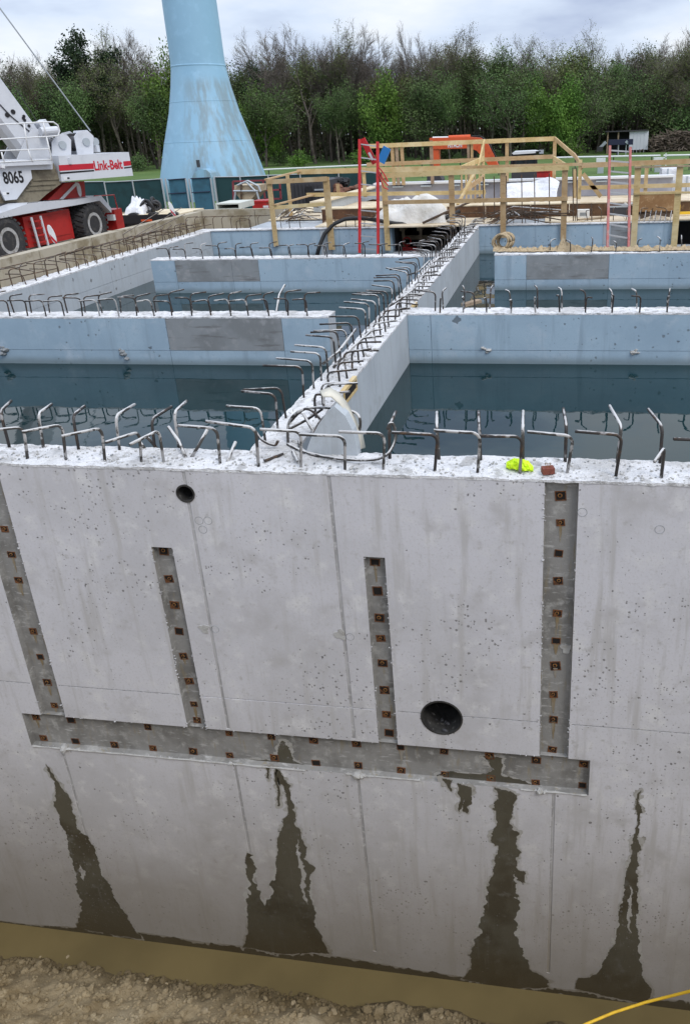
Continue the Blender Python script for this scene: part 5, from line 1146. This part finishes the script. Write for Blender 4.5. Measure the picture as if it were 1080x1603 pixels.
# ------------------------------------------------------------------ water tower
TY = 66.0; tx = -29.15; GT = -1.9
wt = thing('water_tower', 'tall pale blue water tower with a flared mildew streaked base', 'water tower', (tx, TY, GT))
def half(xl, xr, y): a, c = onY(xl, y, TY), onY(xr, y, TY); return (c - a).length / 2 * .985, (a.z + c.z) / 2
pr = [(4.72, GT)] + [half(*q) for q in ((257, 411, 276), (262, 392, 225), (268, 371, 175), (271, 360, 138), (272.5, 354, 112), (273, 352, 104))]
r_s = pr[-1][0]; zj = pr[-1][1]
MB().lathe(pr[:-1] + [(r_s * 1.012, zj), (r_s, zj + .6), (r_s - .05, zj + 5), (r_s - .02, zj + 9), (r_s, 44)], (tx, TY, 0), n=72).build('flared_column', m_tower, wt, smooth=True)
MB().lathe([(r_s, 44), (3.0, 45.5), (6.5, 48), (8.2, 51), (7.6, 55), (5, 57.8), (.01, 59)], (tx, TY, 0), n=64).build('tank', m_tower, wt, smooth=True)
MB().lathe([(r_s + .02, zj - .1), (r_s + .05, zj - .05), (r_s + .05, zj + .03), (r_s + .01, zj + .08)], (tx, TY, 0), n=64).build('weld_ring', m_tower, wt, smooth=True)
for zz in (2.6, 5.6):
    k = [i for i in range(len(pr) - 1) if pr[i][1] <= zz < pr[i + 1][1]][0]; u = (zz - pr[k][1]) / (pr[k + 1][1] - pr[k][1]); rr = pr[k][0] + (pr[k + 1][0] - pr[k][0]) * u
    MB().lathe([(rr + .005, zz - .03), (rr + .02, zz), (rr + .0, zz + .03)], (tx, TY, 0), n=64).build('weld_ring', m_tower, wt, smooth=True)
Yd = TY - 5.1; q = [onY(x, y, Yd) for x, y in ((301, 330), (301, 278), (304, 271), (310, 266), (316, 264.5), (323, 266), (329, 271), (332, 278), (332, 330))]
dr = MB().prism(q, (0, 2.2, 0)).build('door_hood', m_tower, wt); q = [onY(x, y, Yd - .02) for x, y in ((304, 332), (304, 280), (310, 271), (316, 269), (323, 271), (329, 280), (329, 332))]
p = onY(311.5, 262, Yd + .6); MB().bar(p, p + Vector((0, .0, .55)), .16, .3).build('door_lamp', m_dkgrey, wt)

# ------------------------------------------------------------------ fences
fe = thing('privacy_fence', 'dark green mesh privacy fence in front of the water tower', 'fence', (-24, 53.6, -1.9)); YF_ = 53.6
def fpan(par, x0, x1, yt0, yt1, mt, Y=YF_, zb=-1.85, post_=True):
    a, c = onY(x0, yt0, Y), onY(x1, yt1, Y)
    MB().prism([(a.x + .04, Y, zb), (a.x + .04, Y, a.z), (c.x - .04, Y, c.z), (c.x - .04, Y, zb)], (0, .03, 0)).build('mesh_panel', mt, par)
    MB().tube([a + Vector((0, -.04, 0)), c + Vector((0, -.04, 0))], .035, 6).build('top_rail', m_galv if mt is m_green else m_teal, par)
    if post_: MB().tube([(a.x, Y - .04, zb), (a.x, Y - .04, a.z + .06)], .045, 6).build('post', m_galv, par)
for x0, x1, y0, y1 in ((60, 110, 286, 285), (110, 163, 285, 284), (164, 208, 285, 283), (208, 252, 283, 280), (336, 376, 277, 276.5), (376, 420, 276.5, 274.5), (420, 470, 274.5, 272.5), (470, 530, 272.5, 269), (530, 600, 269, 266)): fpan(fe, x0, x1, y0, y1, m_green)
gt = thing('fence_gate', 'pair of blue tinted mesh gates with pale posts below the tower door', 'gate', (-26, 53.5, -1.9))
for x0, x1, y0, y1 in ((263, 291, 281.5, 279.5), (299, 329, 279.5, 278)):
    fpan(gt, x0, x1, y0, y1, m_teal, YF_ - .1, post_=False)
    a, c = onY(x0, y0 + 22, YF_ - .15), onY(x1, y1 + 22, YF_ - .15); MB().tube([a, c], .035, 6).build('mid_rail', m_navy, gt); a, c = onY(x0, y0, YF_ - .15), onY(x1, y1, YF_ - .15); MB().tube([a, c], .035, 6).build('gate_rail', m_navy, gt)
for x0 in (253, 259, 291, 296, 330, 335):
    a = onY(x0, 279.5, YF_ - .15); MB().tube([(a.x, a.y, -1.85), a], .06, 8).build('gate_post', m_galv, gt)
f2 = thing('pipe_fence', 'long low white pipe rail crossing the field on the far side of the site', 'fence', (0, 86, -1.9)); YP = 86.0
for (a, c) in (((405, 266), (560, 259)), ((560, 259), (760, 250)), ((760, 250), (900, 246)), ((900, 246), (1033, 243.5)), ((1038, 243.5), (1160, 241))):
    MB().tube([onY(*a, YP), onY(*c, YP)], .10, 6).build('rail', m_white, f2)
for x0 in range(420, 1150, 60):
    p = onY(x0, 266 - (x0 - 405) * .038, YP); MB().tube([(p.x, YP + .1, -1.95), (p.x, YP + .1, p.z)], .06, 6).build('post', m_dkgrey, f2)
for px0, lab in (((941, 249.5), 'small white utility pedestal at the field edge left of the pink ladder top'), ((1031, 248.5), 'low white trailer hitch frame in the field under the pipe rail')):
    p = onY(*px0, 84); t = thing('utility_pedestal', lab, 'pedestal', (p.x, 84, -1.95))
    MB().box((p.x - .5, 84, p.z - .25), (p.x + .4, 84.5, p.z + .12)).build('cover', m_white, t); MB().box((p.x - .35, 84.05, -2.0), (p.x + .25, 84.45, p.z - .252)).build('base', m_galv, t)
    if px0[0] > 1000: MB().bar((p.x + .75, 84.2, -1.95), (p.x + .65, 84.2, p.z + .5), .1, .1).build('jack', m_white, t); MB().bar((p.x + .75, 84.2, p.z + .1), (p.x - .3, 84.2, p.z), .1, .1).build('tongue', m_white, t)

# shed, implement, brush heap
def at_g(x, y, z=-1.9): return onZ(x, y, z)
sh = thing('shed', 'small open fronted shed with one pale side wall at the edge of the woods', 'shed', at_g(985, 234)); YS_ = 140.0
bx_('side_wall', (985, 206), (1013, 234), YS_, YS_ + .15, m_shed, sh)
q0, q1 = onY(950, 207, YS_), onY(985, 207, YS_)
MB().box((q0.x, YS_ + 3.4, -2), (q1.x + 3, YS_ + 3.5, q0.z - .1)).build('back_wall', m_black, sh); MB().box((q0.x - .3, YS_ - .3, q0.z), (onY(1013, 206, YS_).x + .1, YS_ + 3.6, q0.z + .14)).build('roof', m_dkgrey, sh)
for k in range(5): x_ = onY(985.5 + 5.5 * k, 220, YS_).x; MB().box((x_, YS_ - .05, -2), (x_ + .05, YS_ - .003, q0.z - .15)).build('seam', m_shed, sh)
for x0 in (950.5, 967): p = onY(x0, 220, YS_); MB().box((p.x - .12, YS_, -2), (p.x + .12, YS_ + .2, q0.z - .01)).build('post', m_wood2, sh)
MB().box((q0.x, YS_ + .3, -2), (q0.x + .1, YS_ + 3.4, q0.z - .1)).build('left_wall', m_dkgrey, sh)
im = thing('implement', 'dark navy farm implement parked in front of the open shed', 'implement', at_g(970, 236)); YI = 132.0
bx_('deck_cover', (952, 219), (990, 226), YI, YI + 1.6, m_navy, im); bx_('end_box', (983, 218), (990, 226.5), YI - .3, YI - .01, m_navy, im)
for x0 in (955, 966, 968, 980): p = onY(x0, 226, YI); MB().bar((p.x, YI + .4, -1.95), (p.x, YI + .4, p.z), .15, .15).build('leg', m_galv if x0 > 966 else m_navy, im)
p, q = onY(979, 221, YI - .05), onY(984, 225, YI - .05); MB().bar(p, q, .1, .4).build('pale_strut', m_galv, im)
tr3 = thing('tractor_loader', 'pale grey loader arm beside the shed', 'loader', at_g(945, 237)); p, q = onY(948, 222, 136), onY(938, 232, 136); MB().bar(p, q, .3, .45).build('arm', m_galv, tr3); bx_('bucket', (934, 230), (943, 237), 135.6, 136.5, m_dkgrey, tr3)
def pile(name, px0, px1, yb, Y, h, lab, cat, n_, mt, seed):
    rs = random.Random(seed); a, c = onY(px0, yb, Y).x, onY(px1, yb, Y).x; b = MB()
    for k in range(n_):
        u = rs.random(); x_ = a + (c - a) * u; top = h * math.sin(math.pi * (.08 + .84 * u)) ** .6; z_ = -1.9 + top * rs.random(); v = Vector((rs.gauss(0, 1), rs.gauss(0, .8), rs.gauss(0, .35))).normalized() * rs.uniform(.6, 1.8)
        p = Vector((x_, Y + rs.uniform(-1.2, 1.2) * (1 - (z_ + 1.9) / h * .6), z_)); b.tube([p - v, p + v * .3 + Vector((0, 0, rs.uniform(-.2, .2))), p + v], [.06, .1, .03], 3, cap=False)
    return setp(b.build(name, mt), lab, cat)
pile('brush_heap', 1012, 1130, 230, 141, 3.0, 'long heap of dead brush at the right edge of the field', 'brush heap', 900, m_brush, 4)

# ------------------------------------------------------------------ trees
class Tree:
    def __init__(s, seed): s.r = random.Random(seed); s.seg = []; s.tips = []
    def grow(s, p, dr, L_, rad, lvl, mx, bend=.16, up=.05, n=4, spread=.55, ratio=.72):
        pts = [p]; rs = [rad]; q = p.copy(); v = dr.copy(); k = n if lvl < mx else 2
        for i in range(k):
            v = (v + Vector((s.r.gauss(0, bend), s.r.gauss(0, bend), s.r.gauss(0, bend * .6) + up))).normalized(); q = q + v * (L_ / k); pts.append(q.copy()); rs.append(rad * (1 - .55 * (i + 1) / k))
        s.seg.append((pts, rs, lvl))
        if lvl >= mx: s.tips.append((pts[-1], v)); s.tips.append((pts[1], v)); return
        kids = {0: s.kids0, 1: 5, 2: 4, 3: 3}.get(lvl, 3)
        for i in range(kids):
            u = (s.first if lvl == 0 else .25) + (1 - (s.first if lvl == 0 else .25)) * (i + s.r.random() * .8) / kids; j = min(int(u * k), k - 1); b0 = pts[j].lerp(pts[j + 1], u * k - j)
            a = s.r.uniform(0, 6.28); o = v.orthogonal().normalized(); o = (Matrix.Rotation(a, 3, v) @ o); sp = spread * s.r.uniform(.7, 1.3)
            d2 = (v * math.cos(sp) + o * math.sin(sp)).normalized(); s.grow(b0, d2, L_ * ratio * s.r.uniform(.65, 1.05) * (1.05 - .2 * u), rad * (1 - .5 * u) * .55, lvl + 1, mx, bend, up, n, spread, ratio)
        s.grow(pts[-1], v, L_ * ratio * .8, rs[-1] * .9, lvl + 1, mx, bend, up, n, spread, ratio)
def skel_mesh(t, name, lo, hi, mt, minr=.0):
    b = MB()
    for pts, rs, lvl in t.seg:
        if lo <= lvl <= hi: b.tube(pts, [max(x, minr) for x in rs], 6 if lvl == 0 else (4 if lvl == 1 else 3), cap=False)
    return b.mesh(name, mt, smooth=True)
def twig_mesh(t, name, mt, per, L_, w, seed, extra=None):
    rs = np.random.RandomState(seed); P = []; Fc = []; 
    for p, v in t.tips:
        for k in range(per):
            dv = Vector((rs.normal(0, .7), rs.normal(0, .7), rs.normal(.25, .5))) + v * .8; dv.normalize(); l = L_ * rs.uniform(.5, 1.2); sd_ = dv.orthogonal().normalized(); sd_ = Matrix.Rotation(rs.uniform(0, 6.28), 3, dv) @ sd_
            n_ = len(P); b0 = p + Vector(rs.normal(0, .12, 3)); P += [tuple(b0 - sd_ * w), tuple(b0 + sd_ * w), tuple(b0 + dv * l + sd_ * w * .3)]; Fc.append((n_, n_ + 1, n_ + 2))
    me = bpy.data.meshes.new(name); me.from_pydata(P, [], Fc); me.materials.append(mt); me.update(); return me
def leaf_mesh(centres, name, mt, per, spread, size, seed):
    rs = np.random.RandomState(seed); C0 = np.repeat(np.array([tuple(c) for c in centres]), per, 0); n_ = len(C0)
    C0 = C0 + rs.normal(0, 1, (n_, 3)) * spread; a = rs.normal(0, 1, (n_, 3)); a /= np.linalg.norm(a, axis=1)[:, None]; b = np.cross(a, rs.normal(0, 1, (n_, 3))); b /= np.linalg.norm(b, axis=1)[:, None]
    s_ = size * rs.uniform(.5, 1.3, (n_, 1)); P = np.stack([C0 - a * s_, C0 + b * s_ * .6, C0 + a * s_, C0 - b * s_ * .6], 1).reshape(-1, 3)
    me = bpy.data.meshes.new(name); me.vertices.add(n_ * 4); me.vertices.foreach_set('co', P.ravel()); me.loops.add(n_ * 4); me.loops.foreach_set('vertex_index', np.arange(n_ * 4)); me.polygons.add(n_); me.polygons.foreach_set('loop_start', np.arange(0, n_ * 4, 4)); me.polygons.foreach_set('loop_total', np.full(n_, 4)); me.materials.append(mt); me.update(calc_edges=True); me.validate(); return me
PROTO = {}; trs0 = random.Random(77)
def protos():
    for i in range(5):                                             # bare and barely budding hardwoods: trunk forks into rising limbs
        t = Tree(100 + i); t.kids0 = (5, 6, 4, 6, 5)[i]; t.first = (.45, .55, .38, .62, .5)[i]; t.grow(Vector((0, 0, -.4)), Vector((0, 0, 1)), (9.5, 11, 8.5, 12, 10)[i], .30, 0, 4, .13, .035, 4, (.62, .50, .75, .48, .58)[i], (.74, .68, .78, .62, .72)[i])
        tr_ = [('trunk', skel_mesh(t, 'trunk', 0, 4, m_bark, .024)), ('twigs', twig_mesh(t, 'twigs', m_twig, 3, 1.1, .016, i))]
        PROTO.setdefault('bare', []).append(tr_)
        tp = [p for p, v in t.tips]
        PROTO.setdefault('bud', []).append(tr_ + [('buds', leaf_mesh(tp, 'buds', m_bud, 6, .55, .10, i))])
        PROTO.setdefault('leafy', []).append(tr_[:1] + [('foliage', leaf_mesh(tp[::2] + [p * .92 for p in tp[::5]], 'foliage', m_leaf, 8, .75, .19, 50 + i))])
    for i in range(4):                                             # slim pole trees: bare lower trunk, small fresh crown on top
        t = Tree(500 + i); t.kids0 = 7; t.first = .66; t.grow(Vector((0, 0, -.4)), Vector((trs0.gauss(0, .04), 0, 1)), 15.5, .24, 0, 3, .05, .05, 6, .6, .34)
        tp = [p for p, v in t.tips]
        PROTO.setdefault('pole', []).append([('trunk', skel_mesh(t, 'trunk', 0, 3, m_bark, .026)), ('foliage', leaf_mesh(tp, 'foliage', (m_leaf, m_bud, m_leaf, m_bud)[i], 12, .85, .15, 130 + i))])
    for i in range(3):                                             # rounder bright green tree, leaves low down
        t = Tree(200 + i); t.kids0 = 11; t.first = .18; t.grow(Vector((0, 0, -.4)), Vector((0, 0, 1)), 9, .22, 0, 3, .09, .04, 5, .85, .6)
        PROTO.setdefault('green', []).append([('trunk', skel_mesh(t, 'trunk', 0, 2, m_bark, .03)), ('foliage', leaf_mesh([p for p, v in t.tips], 'foliage', m_leafb, 13, .8, .22, 70 + i))])
    for i in range(2):                                             # pine: bare trunk, dark clumps
        t = Tree(300 + i); t.kids0 = 10; t.first = .42; t.grow(Vector((0, 0, -.4)), Vector((0, 0, 1)), 16, .34, 0, 2, .06, .05, 6, .95, .36)
        PROTO.setdefault('pine', []).append([('trunk', skel_mesh(t, 'trunk', 0, 2, m_bark, .04)), ('needles', leaf_mesh([p for p, v in t.tips], 'needles', m_pine, 95, .62, .22, 90 + i))])
    for i in range(3):                                             # shrub
        t = Tree(400 + i); t.kids0 = 9; t.first = .05; t.grow(Vector((0, 0, -.2)), Vector((0, 0, 1)), 2.2, .07, 0, 2, .15, .02, 4, .9, .75)
        PROTO.setdefault('shrub', []).append([('stems', skel_mesh(t, 'stems', 0, 2, m_twig, .02)), ('foliage', leaf_mesh([p for p, v in t.tips], 'foliage', (m_leaf, m_leafb, m_leaf)[i], 16, .4, .15, 110 + i))])
protos()
HT = {}
for k_, L_ in PROTO.items(): HT[k_] = [max(v.co.z for _, me_ in pr_ for v in me_.vertices) for pr_ in L_]
KIND = {'bare': ('bare_tree', 'tall leafless grey tree in the woods', 'bare trees of the woods'), 'bud': ('budding_tree', 'tall thin budding tree', 'budding trees of the woods'), 'leafy': ('leafy_tree', 'slender dull green leafy tree', 'leafy trees of the woods'),
        'green': ('green_tree', 'round bright green tree', 'bright green trees of the woods'), 'pine': ('pine_tree', 'dark pine tree with clumped crown in the woods', 'pines of the woods'), 'pole': ('pole_tree', 'slim high crowned tree', 'slim trees along the edge of the woods'), 'shrub': ('shrub', 'green shrub at the foot of the woods', 'shrubs along the woods')}
trs = random.Random(5)
MARKS = ((-999, 10, 'left of the crane boom'), (10, 62, 'just right of the crane boom'), (62, 105, 'by the tall dark pine'), (105, 160, 'between dark pine and crane winches'), (160, 225, 'above the lettered counterweight'), (225, 262, 'just left of the water tower'), (262, 345, 'behind the water tower'), (345, 400, 'just right of the water tower'), (400, 450, 'left of the tallest leafless tree'), (450, 500, 'around the tallest leafless tree'), (500, 560, 'left of the red ladder'), (560, 610, 'above the red ladder'), (610, 670, 'left of the excavator boom'), (670, 730, 'above the excavator boom lettering'), (730, 790, 'above the excavator boom bend'), (790, 850, 'above the excavator cab'), (850, 900, 'above the far guardrail end'), (900, 945, 'left of the open shed'), (945, 1015, 'above the open shed'), (1015, 1060, 'above the brush heap'), (1060, 9999, 'at the right end of the woods'))
def place_words(x, y):
    v = Vector((x, y, 3)) - CAM; k = v.dot(f); px = CX + F * v.dot(r) / k
    return ('in the front row ' if y < 139 else 'in the middle row ' if y < 156 else 'in the back row ') + [w for a, b_, w in MARKS if a <= px < b_][0]
def tree(kind, x, y, h, wx=1.0, label=None):
    i = trs.randrange(len(PROTO[kind])); nm, lb_, gr = KIND[kind]; s_ = h / HT[kind][i]
    lb_ = lb_.replace(' in the woods', '').replace(' at the edge of the woods', '').replace(' at the foot of the woods', '') + ' ' + place_words(x, y)
    if kind == 'shrub': lb_ = lb_.replace('green shrub', 'tall green shrub' if h > 4 else 'low green shrub')
    t = thing(nm, label or lb_, 'shrub' if kind == 'shrub' else 'tree', (x, y, -1.95 if y < 170 else -1.9), gr); t.scale = (s_ * wx, s_ * wx, s_); t.rotation_euler = (0, 0, trs.uniform(0, 6.28))
    for pn, me_ in PROTO[kind][i]:
        o = bpy.data.objects.new(pn, me_); COL.objects.link(o); o.parent = t
def tree_px(kind, px, top, Y, wx=1.0, label=None):
    if kind in ('bare', 'bud') and label is None: top -= 11
    if px > 915: Y = max(Y, 147) + (Y - 130) * .3
    p = onY(px, top, Y); tree(kind, p.x, Y, p.z + 1.95, wx, label)
for kind, px, top, Y, wx, lab in (
    ('bare', 12, 82, 146, .8, None), ('pine', 82, 34, 134, 1.15, 'tall dark pine with broken clumped crown left of the water tower'), ('bud', 122, 38, 138, .9, 'pale budding tree just right of the tall dark pine'), ('bare', 188, 50, 142, .9, None), ('bare', 216, 58, 148, .8, None), ('green', 248, 55, 133, .75, 'bright green tree touching the left side of the water tower'), ('bare', 160, 78, 150, 1, None), ('bud', 48, 100, 140, 1, None),
    ('bare', 368, 58, 152, .7, 'thin leafless tree just right of the water tower'), ('pine', 398, 88, 143, .8, 'small dark pine right of the water tower'), ('green', 385, 122, 131, .9, 'low green tree right of the water tower base'), ('bare', 412, 50, 148, 1, None), ('bare', 440, 70, 144, .8, None), ('bare', 474, 20, 138, 1.05, 'tallest leafless tree with forked trunk right of the water tower'), ('bud', 522, 42, 146, .9, None), ('pine', 540, 75, 150, 1.0, 'dark pine behind the leafless trees in the middle'), ('bare', 556, 38, 142, .9, None), ('bare', 592, 48, 148, .9, None),
    ('green', 600, 92, 131, .9, 'bright green tree above the red ladder'), ('bare', 640, 22, 146, .55, 'thin leafless pole tree rising above its neighbours in the middle'), ('bud', 690, 42, 144, 1, None), ('bud', 722, 58, 149, .9, None), ('leafy', 742, 70, 138, 1.1, None), ('bud', 792, 58, 146, .9, None), ('leafy', 765, 80, 133, 1, None), ('leafy', 824, 72, 140, 1.1, None), ('bud', 852, 58, 147, .8, None), ('bud', 878, 60, 143, .9, None), ('leafy', 905, 80, 136, 1.1, None),
    ('bud', 926, 28, 133, .75, 'tallest budding tree on the right with a slim straight trunk'), ('leafy', 958, 84, 140, 1, None), ('bare', 985, 70, 150, .8, None), ('bare', 1012, 62, 152, 1, None), ('bare', 1048, 42, 150, 1.2, None), ('bud', 1072, 62, 143, 1.2, None), ('leafy', 1000, 95, 137, 1, None), ('bud', 1035, 85, 138, 1, None), ('bare', 660, 62, 152, 1, None), ('bare', 505, 60, 152, .9, None), ('leafy', 560, 110, 135, .9, None), ('leafy', 660, 95, 134, 1, None), ('leafy', 700, 100, 131, .9, None), ('green', 890, 100, 131, .9, None), ('green', 845, 105, 132, .8, None), ('bud', 1095, 55, 146, 1, None), ('bare', -30, 60, 150, 1, None), ('bud', -60, 70, 140, 1, None), ('leafy', 30, 120, 136, .9, None)):
    tree_px(kind, px, top, Y, wx, lab)
for k in range(70):                                                # the wood behind
    px = -170 + 1420 * (k + trs.random()) / 70; Y = trs.uniform(150, 172); kind = trs.choice(('bare', 'bud', 'leafy', 'bud', 'leafy', 'leafy')); tree_px(kind, px, trs.uniform(72, 115) - px * .004, Y, trs.uniform(.9, 1.2))
for k in range(46):                                                # understorey and edge shrubs
    px = -60 + 1230 * (k + trs.random()) / 46; Y = trs.uniform(128, 134) + (17 if px > 915 else 0); g_ = onY(px, 250, Y); kind = ('shrub', 'pole', 'leafy', 'shrub', 'pole')[k % 5]; Y += 9 if kind == 'pole' else 0; g_ = onY(px, 250, Y)
    tree(kind, g_.x, Y, {'shrub': trs.uniform(2.2, 4.2), 'pole': trs.uniform(14, 19), 'leafy': trs.uniform(12, 16)}[kind], {'shrub': trs.uniform(1, 1.6), 'pole': trs.uniform(1.1, 1.5), 'leafy': 1.1}[kind])
for px, Y, h in ((895, 137, 4.5), (1030, 147, 7), (1062, 147, 7.5), (870, 137, 3)): g_ = onY(px, 235, Y); tree('shrub', g_.x, Y, h, 1.3)
# deep wood: one mass of trunks and leaves nobody could count
b = MB(); rs = random.Random(9)
for k in range(1500):
    x_ = rs.uniform(-150, 120); y_ = rs.uniform(156, 200); h = rs.uniform(7, 13); b.tube([(x_, y_, -2), (x_ + rs.gauss(0, .4), y_ + rs.gauss(0, .4), h * .5), (x_ + rs.gauss(0, 1), y_, h)], [.22, .16, .04], 3, cap=False)
wo = thing('deep_wood', None, None, (0, 175, -2)); wo['kind'] = 'stuff'
b.build('trunks', m_bark, wo, kind='stuff')
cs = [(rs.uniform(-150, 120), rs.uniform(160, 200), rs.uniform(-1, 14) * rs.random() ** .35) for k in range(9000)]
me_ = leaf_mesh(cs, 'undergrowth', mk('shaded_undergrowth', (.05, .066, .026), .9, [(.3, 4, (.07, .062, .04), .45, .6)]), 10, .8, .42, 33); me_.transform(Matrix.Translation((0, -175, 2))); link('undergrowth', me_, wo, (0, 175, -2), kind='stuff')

# labels of look-alikes that stand close together: told apart by their order from the left
same = {}
for o in list(bpy.data.objects):
    if o.parent is None and o.get('category') in ('tree', 'shrub'): same.setdefault(o['label'], []).append(o)
def px_of(o): v = o.location - CAM; return v.dot(r) / v.dot(f)
for lb, L_ in same.items():
    if len(L_) > 1:
        L_.sort(key=px_of); n_ = len(L_)
        for k, o in enumerate(L_): o['label'] = ('leftmost ' if k == 0 else 'rightmost ' if k == n_ - 1 else 'middle ' if n_ == 3 else ('second ', 'third ', 'fourth ', 'fifth ')[k - 1]) + (lb.replace('slender ', '') if len(lb.split()) > 14 else lb)
